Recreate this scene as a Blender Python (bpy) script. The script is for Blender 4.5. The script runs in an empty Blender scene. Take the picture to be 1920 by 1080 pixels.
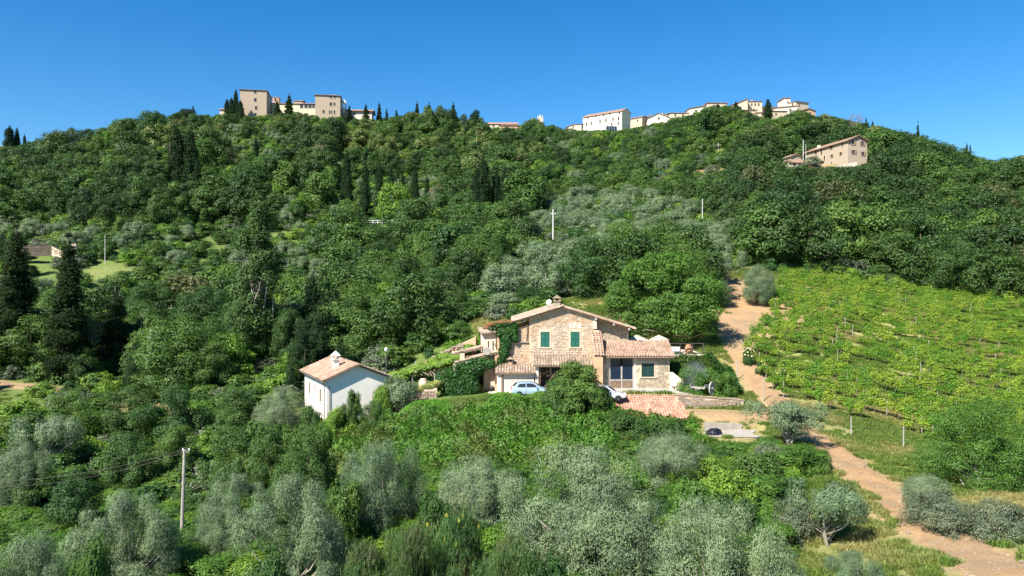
import bpy, math, random
import numpy as np
from mathutils import Matrix, Vector
R = math.radians
sc = bpy.context.scene
COL = sc.collection
# ------------------------------------------------------------------ camera, sky, sun, exposure
F = 1423.0                     # focal length in pixels of the 1920 wide frame
CZ = 11.2                      # camera height above the farm court
cam = bpy.data.cameras.new('camera')
cam.sensor_width = 36.0
cam.lens = 36.0 * F / 1920.0
cam.clip_start = 0.5
cam.clip_end = 9000
co = bpy.data.objects.new('camera', cam)
COL.objects.link(co)
co.location = (0, 0, CZ)
co.rotation_euler = (R(90), 0, 0)
sc.camera = co

SUN_EL = 47.0
SUN_H = (-0.67, -0.74)         # horizontal direction towards the sun
world = bpy.data.worlds.new('World')
sc.world = world
world.use_nodes = True
wn = world.node_tree
bg = wn.nodes['Background']
sky = wn.nodes.new('ShaderNodeTexSky')
sky.sky_type = 'NISHITA'
sky.sun_disc = False
sky.sun_elevation = R(SUN_EL)
sky.sun_rotation = math.atan2(SUN_H[0], SUN_H[1])
sky.altitude = 300
sky.air_density = 1.0
sky.dust_density = 0.1
sky.ozone_density = 4.0
hs = wn.nodes.new('ShaderNodeHueSaturation')
hs.inputs['Saturation'].default_value = 1.37
hs.inputs['Hue'].default_value = 0.5
hs.inputs['Value'].default_value = 1.0
wn.links.new(sky.outputs[0], hs.inputs['Color'])
wn.links.new(hs.outputs[0], bg.inputs['Color'])
bg.inputs['Strength'].default_value = 0.074

sl = bpy.data.lights.new('sun', 'SUN')
sl.energy = 5.0
sl.angle = R(0.53)
sl.color = (1.0, 0.95, 0.86)
so = bpy.data.objects.new('sun', sl)
COL.objects.link(so)
sd = Vector((SUN_H[0] * math.cos(R(SUN_EL)), SUN_H[1] * math.cos(R(SUN_EL)), math.sin(R(SUN_EL))))
so.rotation_euler = sd.to_track_quat('Z', 'Y').to_euler()
so.location = (-60, -40, 90)

sc.view_settings.view_transform = 'Standard'
sc.view_settings.look = 'None'
sc.view_settings.exposure = 1.2
sc.view_settings.gamma = 1.0
sc.view_settings.use_curve_mapping = False
sc.render.engine = 'CYCLES'
sc.cycles.max_bounces = 6
sc.cycles.diffuse_bounces = 2
sc.cycles.transmission_bounces = 3
sc.cycles.glossy_bounces = 2
sc.cycles.use_denoising = True

# ------------------------------------------------------------------ small helpers
def tag(o, label=None, cat=None, group=None, kind=None):
    if label: o['label'] = label
    if cat: o['category'] = cat
    if group: o['group'] = group
    if kind: o['kind'] = kind
    return o

def empty(name, loc=(0, 0, 0), rz=0.0, label=None, cat=None, group=None):
    o = bpy.data.objects.new(name, None)
    COL.objects.link(o)
    o.location = loc
    o.rotation_euler = (0, 0, rz)
    o.empty_display_size = 0.3
    return tag(o, label, cat, group)

def link(name, mesh, parent=None, loc=None, rot=None, scale=None):
    o = bpy.data.objects.new(name, mesh)
    COL.objects.link(o)
    if parent: o.parent = parent
    if loc is not None: o.location = loc
    if rot is not None: o.rotation_euler = rot
    if scale is not None: o.scale = scale
    return o

def quadmesh(name, V, Q, mat, smooth=False):
    """mesh from numpy arrays of vertices and of quads"""
    me = bpy.data.meshes.new(name)
    V = np.asarray(V, dtype=np.float32); Q = np.asarray(Q, dtype=np.int32)
    nq, k = Q.shape
    me.vertices.add(len(V)); me.vertices.foreach_set('co', V.ravel())
    me.loops.add(nq * k); me.loops.foreach_set('vertex_index', Q.ravel())
    me.polygons.add(nq)
    me.polygons.foreach_set('loop_start', np.arange(0, nq * k, k, dtype=np.int32))
    if smooth: me.polygons.foreach_set('use_smooth', np.ones(nq, dtype=bool))
    me.update(calc_edges=True)
    if mat: me.materials.append(mat)
    return me

class MB:
    """collects boxes, prisms and tubes into one mesh"""
    def __init__(s): s.v = []; s.f = []
    def poly(s, pts, faces):
        n = len(s.v); s.v += [tuple(p) for p in pts]; s.f += [tuple(i + n for i in f) for f in faces]; return s
    def box(s, x0, x1, y0, y1, z0, z1, j=0.0, rnd=None):
        p = [(x, y, z) for z in (z0, z1) for y in (y0, y1) for x in (x0, x1)]
        if j: p = [tuple(c + rnd.uniform(-j, j) for c in q) for q in p]
        return s.poly(p, [(0, 2, 3, 1), (4, 5, 7, 6), (0, 1, 5, 4), (2, 6, 7, 3), (0, 4, 6, 2), (1, 3, 7, 5)])
    def prism(s, prof, a0, a1, axis='y'):
        """profile of (p,q) extruded along an axis; axis y: (x,z); axis x: (y,z); axis z: (x,y)"""
        def P(p, q, a): return {'y': (p, a, q), 'x': (a, p, q), 'z': (p, q, a)}[axis]
        n = len(prof)
        pts = [P(p, q, a0) for p, q in prof] + [P(p, q, a1) for p, q in prof]
        fs = [tuple(range(n)), tuple(range(2 * n - 1, n - 1, -1))] + [(i, i + n, (i + 1) % n + n, (i + 1) % n) for i in range(n)]
        return s.poly(pts, fs)
    def tube(s, pts, rad, n=8, cap=True):
        pts = [Vector(p) for p in pts]
        if not hasattr(rad, '__len__'): rad = [rad] * len(pts)
        base = len(s.v); up = Vector((0.03, 0.02, 1))
        for i, p in enumerate(pts):
            d = (pts[min(i + 1, len(pts) - 1)] - pts[max(i - 1, 0)]).normalized()
            a = d.cross(Vector((1, 0.1, 0)) if abs(d.z) > 0.9 else up).normalized(); b = d.cross(a)
            for k in range(n):
                t = 2 * math.pi * k / n
                s.v.append(tuple(p + (a * math.cos(t) + b * math.sin(t)) * rad[i]))
        for i in range(len(pts) - 1):
            for k in range(n):
                q = base + i * n
                s.f.append((q + k, q + (k + 1) % n, q + n + (k + 1) % n, q + n + k))
        if cap:
            s.f.append(tuple(base + k for k in range(n - 1, -1, -1)))
            s.f.append(tuple(base + (len(pts) - 1) * n + k for k in range(n)))
        return s
    def lathe(s, prof, n=12, c=(0, 0, 0), axis='z'):
        base = len(s.v)
        for r, z in prof:
            for k in range(n):
                t = 2 * math.pi * k / n
                a, b = r * math.cos(t), r * math.sin(t)
                p = {'z': (a, b, z), 'x': (z, a, b), 'y': (a, z, b)}[axis]
                s.v.append((p[0] + c[0], p[1] + c[1], p[2] + c[2]))
        for i in range(len(prof) - 1):
            for k in range(n):
                q = base + i * n
                s.f.append((q + k, q + (k + 1) % n, q + n + (k + 1) % n, q + n + k))
        s.f.append(tuple(base + k for k in range(n)))
        s.f.append(tuple(base + (len(prof) - 1) * n + k for k in range(n)))
        return s
    def mesh(s, name, mat, smooth=False):
        me = bpy.data.meshes.new(name)
        me.from_pydata(s.v, [], s.f)
        if smooth: me.polygons.foreach_set('use_smooth', np.ones(len(me.polygons), dtype=bool))
        me.update()
        if mat: me.materials.append(mat)
        return me
    def build(s, name, mat, parent=None, smooth=False, loc=None, rot=None, kind=None, label=None):
        o = link(name, s.mesh(name, mat, smooth), parent, loc, rot)
        if kind: o['kind'] = kind
        if label: o['label'] = label
        return o

# ------------------------------------------------------------------ materials
class NT:
    def __init__(s, name):
        s.m = bpy.data.materials.new(name); s.m.use_nodes = True
        s.t = s.m.node_tree; s.b = s.t.nodes['Principled BSDF']; s.out = s.t.nodes['Material Output']
        s.b.inputs['Specular IOR Level'].default_value = 0.3
    def n(s, t, **kw):
        o = s.t.nodes.new(t)
        for k, v in kw.items(): setattr(o, k, v)
        return o
    def L(s, a, b): s.t.links.new(a, b)
    def noise(s, scale, detail=4, vec=None, rough=0.6, dist=0.0):
        o = s.n('ShaderNodeTexNoise'); o.inputs['Scale'].default_value = scale
        o.inputs['Detail'].default_value = detail; o.inputs['Roughness'].default_value = rough
        o.inputs['Distortion'].default_value = dist
        if vec is not None: s.L(vec, o.inputs['Vector'])
        return o.outputs['Fac']
    def pos(s): return s.n('ShaderNodeNewGeometry').outputs['Position']
    def obj(s): return s.n('ShaderNodeTexCoord').outputs['Object']
    def ramp(s, fac, stops):
        o = s.n('ShaderNodeValToRGB')
        while len(o.color_ramp.elements) < len(stops): o.color_ramp.elements.new(0.5)
        for e, (p, c) in zip(o.color_ramp.elements, stops):
            e.position = p; e.color = (c[0], c[1], c[2], 1) if hasattr(c, '__len__') else (c, c, c, 1)
        s.L(fac, o.inputs[0]); return o.outputs[0]
    def mix(s, fac, a, b, mode='MIX'):
        o = s.n('ShaderNodeMix', data_type='RGBA', blend_type=mode)
        for sock, v in ((o.inputs[0], fac), (o.inputs[6], a), (o.inputs[7], b)):
            if hasattr(v, 'default_value'): s.L(v, sock)
            elif hasattr(v, '__len__'): sock.default_value = (v[0], v[1], v[2], 1)
            else: sock.default_value = v
        return o.outputs[2]
    def math(s, op, a, b=0.0, clamp=False):
        o = s.n('ShaderNodeMath', operation=op, use_clamp=clamp)
        for sock, v in zip(o.inputs, (a, b)):
            if hasattr(v, 'default_value'): s.L(v, sock)
            else: sock.default_value = v
        return o.outputs[0]
    def bump(s, h, strength=0.5, dist=0.05):
        o = s.n('ShaderNodeBump'); o.inputs['Strength'].default_value = strength; o.inputs['Distance'].default_value = dist
        s.L(h, o.inputs['Height']); s.L(o.outputs[0], s.b.inputs['Normal'])
    def base(s, c):
        if hasattr(c, 'default_value'): s.L(c, s.b.inputs['Base Color'])
        else: s.b.inputs['Base Color'].default_value = (c[0], c[1], c[2], 1)
        return s
    def rough(s, r): s.b.inputs['Roughness'].default_value = r; return s

def simple(name, c, rough=0.7, metal=0.0, var=0.15, scale=3.0, bump=0.15, bd=0.02):
    t = NT(name); f = t.noise(scale, 5, t.obj())
    a = tuple(x * (1 - var) for x in c); b = tuple(min(1, x * (1 + var)) for x in c)
    t.base(t.ramp(f, [(0.3, a), (0.7, b)])).rough(rough)
    t.b.inputs['Metallic'].default_value = metal
    if bump: t.bump(t.noise(scale * 8, 4, t.obj()), bump, bd)
    return t.m

def leafmat(name, c1, c2, trans=0.3, under=None, rough=0.55, isl=0.24, flower=None, spec=0.3, dry=None):
    """foliage: a tint per plant, a value per leaf, translucent blades; flower=(colour, share)"""
    t = NT(name)
    rnd = t.n('ShaderNodeObjectInfo').outputs['Random']
    geo = t.n('ShaderNodeNewGeometry')
    c = t.mix(rnd, c1, c2)
    ir = geo.outputs['Random Per Island']
    c = t.mix(1.0, c, t.ramp(ir, [(0, 1 - isl), (1, 1 + isl)]), 'MULTIPLY')
    c = t.mix(1.0, c, t.ramp(t.noise(0.8, 3, t.obj()), [(0.35, (0.74, 0.78, 0.8)), (0.65, (1.25, 1.2, 1.1))]), 'MULTIPLY')
    if flower:
        fn = t.noise(0.55, 2, t.obj())
        f = t.math('MULTIPLY', t.math('GREATER_THAN', fn, 0.5), t.math('GREATER_THAN', ir, 1 - flower[1]))
        c = t.mix(f, c, flower[0])
    if dry:
        wn_ = t.noise(dry[1], 3, geo.outputs['Position'])
        c = t.mix(t.ramp(wn_, [(0.48, 0.0), (0.62, 1.0)]), c, dry[0])
    if under: c = t.mix(geo.outputs['Backfacing'], c, t.mix(1.0, c, under, 'MULTIPLY'))
    t.base(c).rough(rough); t.b.inputs['Specular IOR Level'].default_value = spec
    tr = t.n('ShaderNodeBsdfTranslucent'); t.L(t.mix(1.0, c, (1.25, 1.4, 0.6), 'MULTIPLY'), tr.inputs[0])
    mx = t.n('ShaderNodeMixShader'); mx.inputs[0].default_value = trans
    t.L(t.b.outputs[0], mx.inputs[1]); t.L(tr.outputs[0], mx.inputs[2]); t.L(mx.outputs[0], t.out.inputs[0])
    return t.m

M = {}
M['broad'] = leafmat('broad_leaves', (0.030, 0.080, 0.017), (0.088, 0.160, 0.027), trans=0.22)
M['bright'] = leafmat('bright_leaves', (0.10, 0.21, 0.022), (0.17, 0.27, 0.035))
M['oak'] = leafmat('oak_leaves', (0.026, 0.060, 0.015), (0.054, 0.106, 0.022), trans=0.23)
M['walnut'] = leafmat('walnut_leaves', (0.070, 0.155, 0.022), (0.085, 0.175, 0.026))
M['olive'] = leafmat('olive_leaves', (0.096, 0.148, 0.068), (0.145, 0.195, 0.094), trans=0.15, under=(1.2, 1.2, 1.3), rough=0.5, isl=0.25)
M['drab'] = leafmat('drab_leaves', (0.075, 0.10, 0.035), (0.115, 0.13, 0.045), trans=0.25)
M['cypress'] = leafmat('cypress_leaves', (0.012, 0.030, 0.010), (0.018, 0.042, 0.013), trans=0.05, isl=0.3, spec=0.12, rough=0.75)
M['conifer'] = leafmat('conifer_needles', (0.016, 0.032, 0.010), (0.026, 0.044, 0.013), trans=0.08, isl=0.3, spec=0.1, rough=0.8)
M['twigs'] = leafmat('bare_twigs', (0.22, 0.16, 0.13), (0.26, 0.21, 0.16), trans=0.05)
M['chestnut'] = leafmat('chestnut_leaves', (0.06, 0.12, 0.024), (0.10, 0.16, 0.03), flower=((0.36, 0.35, 0.16), 0.42))
M['ivy'] = leafmat('ivy_leaves', (0.025, 0.085, 0.016), (0.035, 0.10, 0.02), trans=0.2, rough=0.4)
M['bramble'] = leafmat('bramble_leaves', (0.075, 0.185, 0.02), (0.085, 0.20, 0.025), isl=0.35, dry=((0.10, 0.14, 0.03), 0.25))
M['vine'] = leafmat('vine_leaves', (0.12, 0.265, 0.03), (0.31, 0.405, 0.05), trans=0.38, isl=0.3)
M['broom'] = leafmat('broom_stems', (0.05, 0.115, 0.026), (0.07, 0.13, 0.03), trans=0.15, dry=((0.11, 0.11, 0.045), 0.3))
M['broomflower'] = leafmat('broom_flowers', (0.55, 0.45, 0.03), (0.6, 0.5, 0.05), trans=0.2)
M['grey_shrub'] = leafmat('grey_shrub_leaves', (0.12, 0.15, 0.09), (0.13, 0.16, 0.10), trans=0.2)
M['yellow_plant'] = leafmat('yellowish_leaves', (0.30, 0.33, 0.09), (0.33, 0.33, 0.10), trans=0.3)
M['grass'] = leafmat('grass_blades', (0.10, 0.19, 0.028), (0.20, 0.25, 0.05), trans=0.35, isl=0.3, dry=((0.33, 0.29, 0.11), 0.10))
M['redbush'] = leafmat('russet_leaves', (0.28, 0.12, 0.05), (0.3, 0.14, 0.06), trans=0.2)
M['bark'] = simple('bark', (0.12, 0.095, 0.07), 0.9, var=0.35, scale=4, bump=0.6)
M['bark_pale'] = simple('pale_bark', (0.30, 0.27, 0.21), 0.9, var=0.3, scale=4, bump=0.6)

# ------------------------------------------------------------------ terrain
PXC = [-500, 0, 250, 500, 750, 950, 1150, 1350, 1500, 1700, 1920, 2500]
ROWS = [
 (25, [-11, -10, -9.5, -9, -8, -7, -6.5, -5.5, -4.6, -3.4, -2.6, -2]),
 (35, [-9, -7.5, -6.8, -6.3, -5.4, -4.8, -4.4, -3.8, -3.2, -2.1, -1.7, -1]),
 (45, [-8, -6.5, -6, -5.6, -4.6, -4.0, -3.7, -3.2, -2.6, -1.9, -2.1, -2]),
 (58, [-7, -6.5, -7, -6.5, -4.8, -3.8, -3.2, -2.4, -1.5, -2.1, -2.8, -3]),
 (68, [-3.5, -4, -6.3, -5.5, -3, -1.8, -1.6, -1.2, -0.6, -2.1, -3.0, -3]),
 (78, [-2, -2.2, -4.8, -3.5, -1.0, 0, 0, 0.4, 0.7, -0.9, -2, -1.5]),
 (88, [-1.5, -1.5, -3, -2, 1.0, 3, 3.5, 3.9, 3.3, 1.6, 0, 1]),
 (100, [0, -0.5, -1.8, -1, 3, 7, 8.3, 7, 6.5, 4.2, 3.2, 5]),
 (115, [2, 1.5, 0.5, 0.5, 5, 10.0, 11.2, 11.0, 10.3, 7.8, 7.2, 9]),
 (130, [6, 5.5, 5, 3, 8, 13, 15, 14.6, 14, 11.2, 10, 13]),
 (160, [13, 14, 13.5, 9, 14, 19, 22, 22, 21, 19, 18, 22]),
 (200, [25, 26, 27, 22, 25, 29, 32, 35, 36, 35, 33, 38]),
 (260, [42, 45, 46, 44, 44, 47, 49, 50, 52, 51, 47, 50]),
 (320, [60, 64, 72, 76, 70, 69, 70, 74, 74, 64, 50, 52]),
 (365, [66, 70, 82, 92, 88, 84, 84, 90, 90, 72, 52, 54]),
 (430, [64, 69, 84, 93, 91, 93, 95, 103, 101, 72, 50, 50]),
 (560, [55, 60, 75, 80, 80, 80, 85, 90, 85, 60, 40, 35]),
 (900, [30, 32, 38, 45, 45, 45, 50, 50, 40, 30, 20, 15]),
 (1800, [0, 0, 0, 0, 0, 0, 0, 0, 0, 0, 0, 0]),
 (6000, [-30] * 12)]
_U = (np.array(PXC) - 960) / F
_LD = np.log(np.array([r[0] for r in ROWS], float))
_Z = np.array([r[1] for r in ROWS], float)
def _pchip(x, y, xi):
    """monotone cubic along axis 0"""
    h = np.diff(x)[:, None]; d = np.diff(y, axis=0) / h
    m = np.zeros_like(y); m[0] = d[0]; m[-1] = d[-1]
    s = (d[:-1] * d[1:]) > 0
    w1 = 2 * h[1:] + h[:-1]; w2 = h[1:] + 2 * h[:-1]
    with np.errstate(divide='ignore', invalid='ignore'):
        mm = (w1 + w2) / (w1 / d[:-1] + w2 / d[1:])
    m[1:-1] = np.where(s, mm, 0)
    k = np.clip(np.searchsorted(x, xi) - 1, 0, len(x) - 2)
    t = ((xi - x[k]) / np.diff(x)[k])[:, None]; hh = np.diff(x)[k][:, None]
    return ((2*t**3 - 3*t**2 + 1) * y[k] + (t**3 - 2*t**2 + t) * hh * m[k] + (-2*t**3 + 3*t**2) * y[k+1] + (t**3 - t**2) * hh * m[k+1])
_lg = np.linspace(_LD[0], _LD[-1], 420)
_ug = np.linspace(_U[0], _U[-1], 260)
_T = _pchip(_LD, _Z, _lg)
_T = _pchip(_U, _T.T.copy(), _ug).T.copy()
for _ in range(2):
    _T[1:-1] = (_T[:-2] + 2 * _T[1:-1] + _T[2:]) / 4
    _T[:, 1:-1] = (_T[:, :-2] + 2 * _T[:, 1:-1] + _T[:, 2:]) / 4
def court_z(x): 
    t = np.clip((np.asarray(x, float) - 3) / 8, 0, 1)
    return 0.3 + 0.6 * t * t * (3 - 2 * t) - 0.6 * np.clip((-1 - np.asarray(x, float)) / 9, 0, 1)
PADS = []   # (cx, cy, half x, half y, yaw, z or function, blend)
PADS.append((3.4, 78.2, 12.7, 3.3, 0.0, court_z, 2.2))
PADS.append((19.2, 76.2, 3.4, 2.4, 0.0, lambda x: 0.85 - 0.085 * (np.asarray(x, float) - 16.0), 0.35))
PADS.append((20.1, 71.6, 3.3, 1.35, 0.0, lambda x: -0.35 - 0.03 * (np.asarray(x, float) - 16.0), 0.45))
PADS.append((13.1, 72.3, 3.3, 2.1, 0.0, -1.9, 0.4))
PADS.append((17.5, 86.8, 4.0, 3.6, 0.0, 3.75, 1.8))
PADS.append((-9.0, 83.2, 4.6, 2.2, 0.12, 1.6, 1.5))
PADS.append((18.9, 64.8, 3.2, 1.5, 0.0, -1.35, 1.5))
PADS.append((-18.6, 81.5, 4.2, 5.5, R(27), -2.2, 2.5))
PADS.append((97.5, 246, 9, 13, R(12.4), 49.2, 6))
def ground_z(x, y):
    x = np.asarray(x, float); y = np.asarray(y, float)
    yy = np.clip(y, 25, 5900)
    u = np.clip(x / yy, _U[0], _U[-1] - 1e-6)
    fi = (np.log(yy) - _lg[0]) / (_lg[1] - _lg[0]); fj = (u - _ug[0]) / (_ug[1] - _ug[0])
    i = np.clip(fi.astype(int), 0, len(_lg) - 2); j = np.clip(fj.astype(int), 0, len(_ug) - 2)
    a = fi - i; b = fj - j
    z = (_T[i, j] * (1-a) * (1-b) + _T[i+1, j] * a * (1-b) + _T[i, j+1] * (1-a) * b + _T[i+1, j+1] * a * b)
    z = z + 0.10 * np.sin(x * 0.9 + 1.3 * np.sin(y * 0.37)) * np.sin(y * 0.8 + 0.7 * np.sin(x * 0.5)) + 0.05 * np.sin(x * 2.3 + y * 1.1) * np.sin(y * 2.7 - x * 0.6)
    for cx, cy, hx, hy, w, pz, bl in PADS:
        c, s = math.cos(w), math.sin(w)
        lx = (x - cx) * c + (y - cy) * s; ly = -(x - cx) * s + (y - cy) * c
        d = np.hypot(np.maximum(np.abs(lx) - hx, 0), np.maximum(np.abs(ly) - hy, 0))
        t = np.clip(1 - d / bl, 0, 1); t = t * t * (3 - 2 * t)
        z = z * (1 - t) + (pz(x) if callable(pz) else pz) * t
    return z
def gz(x, y): return float(ground_z(np.array([x]), np.array([y]))[0])
def PX(x, y, z): return 960 + F * x / y, 540 - F * (z - CZ) / y
def at(px, d, py=None):
    """world point in the direction of a picture column at distance d, on the ground or at a picture row"""
    x = (px - 960) / F * d
    return (x, d, gz(x, d) if py is None else CZ - (py - 540) / F * d)
def hit(px, py, d0=26, d1=600):
    d = np.concatenate([np.arange(d0, 140, 0.25), np.arange(140, d1, 1.0)])
    x = (px - 960) / F * d; zr = CZ - (py - 540) / F * d; g = ground_z(x, d)
    k = np.nonzero(zr <= g)[0]
    k = k[0] if len(k) else len(d) - 1
    return (float(x[k]), float(d[k]), float(g[k]))
# tracks: centre line in plan and half width
def curve_pts(P, n=12):
    P = [np.array(p, float) for p in P]; out = []
    for i in range(len(P) - 1):
        p0, p1, p2, p3 = P[max(i-1, 0)], P[i], P[i+1], P[min(i+2, len(P)-1)]
        for k in range(n):
            t = k / n
            out.append(0.5 * (2*p1 + (p2-p0)*t + (2*p0-5*p1+4*p2-p3)*t*t + (3*p1-p0-3*p2+p3)*t**3))
    out.append(P[-1]); return np.array(out)
_trk = [(1960, 1125, 1.6), (1880, 1075, 1.6), (1800, 1025, 1.55), (1735, 985, 1.5), (1680, 945, 1.4), (1640, 912, 1.4), (1603, 880, 1.4), (1565, 848, 1.35), (1500, 800, 1.2), (1465, 768, 1.3), (1432, 735, 1.3), (1405, 700, 1.2),
        (1385, 660, 1.7), (1383, 620, 2.8), (1416, 588, 4.3), (1415, 560, 3.8), (1385, 540, 2.2), (1365, 525, 1.6)]
_tp = [hit(a, b) for a, b, w in _trk]
TRACK = curve_pts([(p[0], p[1], w) for p, (a, b, w) in zip(_tp, _trk)])
_b2 = [(1290, 770, 0.7), (1340, 776, 0.9), (1400, 778, 0.9), (1470, 776, 1.2)]
SPUR = curve_pts([(*hit(a, b)[:2], w) for a, b, w in _b2])
_lr = [(-80, 722, 1.6), (60, 722, 1.5), (150, 722, 1.5), (240, 728, 1.4), (330, 740, 1.2)]
LANE = curve_pts([(((a - 960) / F * d), d, w) for (a, b, w), d in zip(_lr, (96, 95, 94, 91, 86))])
def dist_track(x, y, T):
    d = np.full(x.shape, 1e9)
    for i in range(len(T) - 1):
        ax, ay, aw = T[i]; bx, by, bw = T[i+1]
        vx, vy = bx - ax, by - ay; L2 = vx*vx + vy*vy + 1e-9
        t = np.clip(((x-ax)*vx + (y-ay)*vy) / L2, 0, 1)
        d = np.minimum(d, np.hypot(x - ax - t*vx, y - ay - t*vy) / (aw + (bw-aw)*t))
    return d     # in half widths
def all_track(x, y):
    return np.minimum(np.minimum(dist_track(x, y, TRACK), dist_track(x, y, SPUR)), dist_track(x, y, LANE))

def vnoise(x, y, seed=0):
    """cheap value noise 0..1"""
    xi = np.floor(x).astype(np.int64); yi = np.floor(y).astype(np.int64); fx = x - xi; fy = y - yi
    fx = fx*fx*(3-2*fx); fy = fy*fy*(3-2*fy)
    def h(a, b):
        n = (a * 374761393 + b * 668265263 + seed * 982451653) & 0x7fffffff
        n = ((n ^ (n >> 13)) * 1274126177) & 0x7fffffff
        return ((n ^ (n >> 16)) & 0xffff) / 65535.0
    return (h(xi, yi)*(1-fx)+h(xi+1, yi)*fx)*(1-fy) + (h(xi, yi+1)*(1-fx)+h(xi+1, yi+1)*fx)*fy

def build_ground():
    ua = np.linspace(-1.4, 1.4, 520)
    ds = np.concatenate([np.linspace(-60, 24, 14), np.arange(25, 55, 0.6), np.arange(55, 100, 0.3), np.arange(100, 140, 0.8), np.geomspace(140, 600, 110), np.geomspace(640, 6000, 14)])
    D, U = np.meshgrid(ds, ua, indexing='ij')
    Y = D; X = U * np.maximum(D + 12, 90)
    Z = ground_z(X, Y)
    nb, na = X.shape
    idx = np.arange(nb * na).reshape(nb, na)
    Q = np.stack([idx[:-1, :-1], idx[:-1, 1:], idx[1:, 1:], idx[1:, :-1]], -1).reshape(-1, 4)
    t = NT('hill_grass')
    at_ = t.n('ShaderNodeAttribute', attribute_name='earth').outputs['Fac']
    dr = t.n('ShaderNodeAttribute', attribute_name='dry').outputs['Fac']
    p = t.pos()
    n1 = t.noise(0.18, 6, p); n2 = t.noise(1.7, 6, p, 0.7); n3 = t.noise(9, 5, p, 0.7)
    green = t.ramp(n2, [(0.3, (0.045, 0.085, 0.018)), (0.5, (0.085, 0.14, 0.025)), (0.7, (0.14, 0.19, 0.04))])
    dryc = t.ramp(n2, [(0.3, (0.14, 0.17, 0.045)), (0.5, (0.27, 0.255, 0.09)), (0.72, (0.42, 0.36, 0.16))])
    g = t.mix(t.math('MULTIPLY', dr, t.ramp(n1, [(0.3, 0.45), (0.6, 1.0)])), green, dryc)
    soil = t.ramp(n3, [(0.25, (0.20, 0.125, 0.06)), (0.5, (0.36, 0.24, 0.12)), (0.75, (0.46, 0.34, 0.19))])
    e = t.math('ADD', t.math('MULTIPLY', at_, 1.6), t.math('MULTIPLY', t.math('SUBTRACT', n2, 0.55), 1.3), True)
    t.base(t.mix(e, g, soil)).rough(0.95)
    t.bump(t.noise(6, 6, p, 0.75), 0.7, 0.15)
    V = np.stack([X, Y, Z], -1).reshape(-1, 3)
    me = quadmesh('ground', V, Q, t.m, True)
    dt = all_track(V[:, 0], V[:, 1])
    e = np.clip(1.75 - dt, 0, 1) * 0.75
    def blob(px, py, r, a):
        x, y, z = hit(px, py)
        return a * np.clip(1.3 - np.hypot(V[:, 0]-x, (V[:, 1]-y)*0.7) / r, 0, 1)
    for px, py, r, a in [(1410, 575, 10, .95), (1385, 545, 6, .8), (1375, 620, 5, .8), (1360, 780, 4, .5), (1520, 880, 4, .35), (1600, 960, 4, .35), (1460, 640, 2, .3), (1700, 800, 4, .25), (1330, 328, 9, .9), (1360, 330, 7, .9), (1530, 312, 8, .8), (1460, 300, 8, .6), (1165, 345, 4, .5), (1120, 575, 4, .25), (1370, 812, 3, .5), (1500, 500, 3, .5)]:
        e = np.maximum(e, blob(px, py, r, a))
    at1 = me.attributes.new('earth', 'FLOAT', 'POINT'); at1.data.foreach_set('value', e.astype(np.float32))
    px = 960 + F * V[:, 0] / np.maximum(V[:, 1], 1)
    d = np.clip((px - 1180) / 200, 0, 1) * np.clip((150 - V[:, 1]) / 30, 0, 1) * np.where((V[:, 1] > 60) & (px > 1420), 1.1, 0.6) + 0.12
    for a, b, r, s in [(1120, 575, 7, .9), (190, 515, 7, .55), (520, 545, 8, .5), (50, 810, 5, .5), (250, 430, 8, .4)]:
        x, y, z = hit(a, b); d = np.maximum(d, s * np.clip(1.4 - np.hypot(V[:, 0]-x, V[:, 1]-y) / r, 0, 1))
    at2 = me.attributes.new('dry', 'FLOAT', 'POINT'); at2.data.foreach_set('value', d.astype(np.float32))
    o = link('ground', me); o['kind'] = 'structure'
build_ground()

def draped(name, T, mat, lift=0.03, seed=3, wob=0.26):
    n = 14; V = []; Q = []
    P = np.array(T); tang = np.gradient(P[:, :2], axis=0); tang /= np.linalg.norm(tang, axis=1)[:, None]
    nor = np.stack([-tang[:, 1], tang[:, 0]], 1); rs = np.random.RandomState(seed)
    # resample finely
    L = np.concatenate([[0], np.cumsum(np.linalg.norm(np.diff(P[:, :2], axis=0), axis=1))])
    s = np.arange(0, L[-1], 0.35)
    X = np.interp(s, L, P[:, 0]); Y = np.interp(s, L, P[:, 1]); W = np.interp(s, L, P[:, 2]); NX = np.interp(s, L, nor[:, 0]); NY = np.interp(s, L, nor[:, 1])
    wl = W * (1 + wob * (vnoise(s*0.9, s*0, seed) * 2 - 1) + wob*0.7*(vnoise(s*2.9, s*0, seed+1)*2-1)); wr = W * (1 + wob * (vnoise(s*0.8, s*0, seed+2) * 2 - 1)+ wob*0.7*(vnoise(s*3.1, s*0, seed+3)*2-1))
    k = np.linspace(-1, 1, n)
    off = np.where(k[None] < 0, k[None] * wl[:, None], k[None] * wr[:, None])
    GX = X[:, None] + NX[:, None] * off; GY = Y[:, None] + NY[:, None] * off
    rut = -0.05 * (np.exp(-((np.abs(k) - 0.5) / 0.16)**2))[None]
    GZ = ground_z(GX, GY) + lift * np.minimum(1, 3 * (1 - np.abs(k)))[None] + 0.0 * rut
    GZ[:, 0] -= 0.03; GZ[:, -1] -= 0.03
    V = np.stack([GX, GY, GZ], -1).reshape(-1, 3); idx = np.arange(len(V)).reshape(len(s), n)
    Q = np.stack([idx[:-1, :-1], idx[:-1, 1:], idx[1:, 1:], idx[1:, :-1]], -1).reshape(-1, 4)
    o = link(name, quadmesh(name, V, Q, mat, True)); o['kind'] = 'structure'; return o
t = NT('track_earth'); p = t.pos()
n1 = t.noise(0.5, 6, p); n3 = t.noise(7, 6, p, 0.75)
c = t.ramp(n3, [(0.25, (0.19, 0.12, 0.06)), (0.5, (0.33, 0.215, 0.115)), (0.75, (0.43, 0.31, 0.185))])
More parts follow.
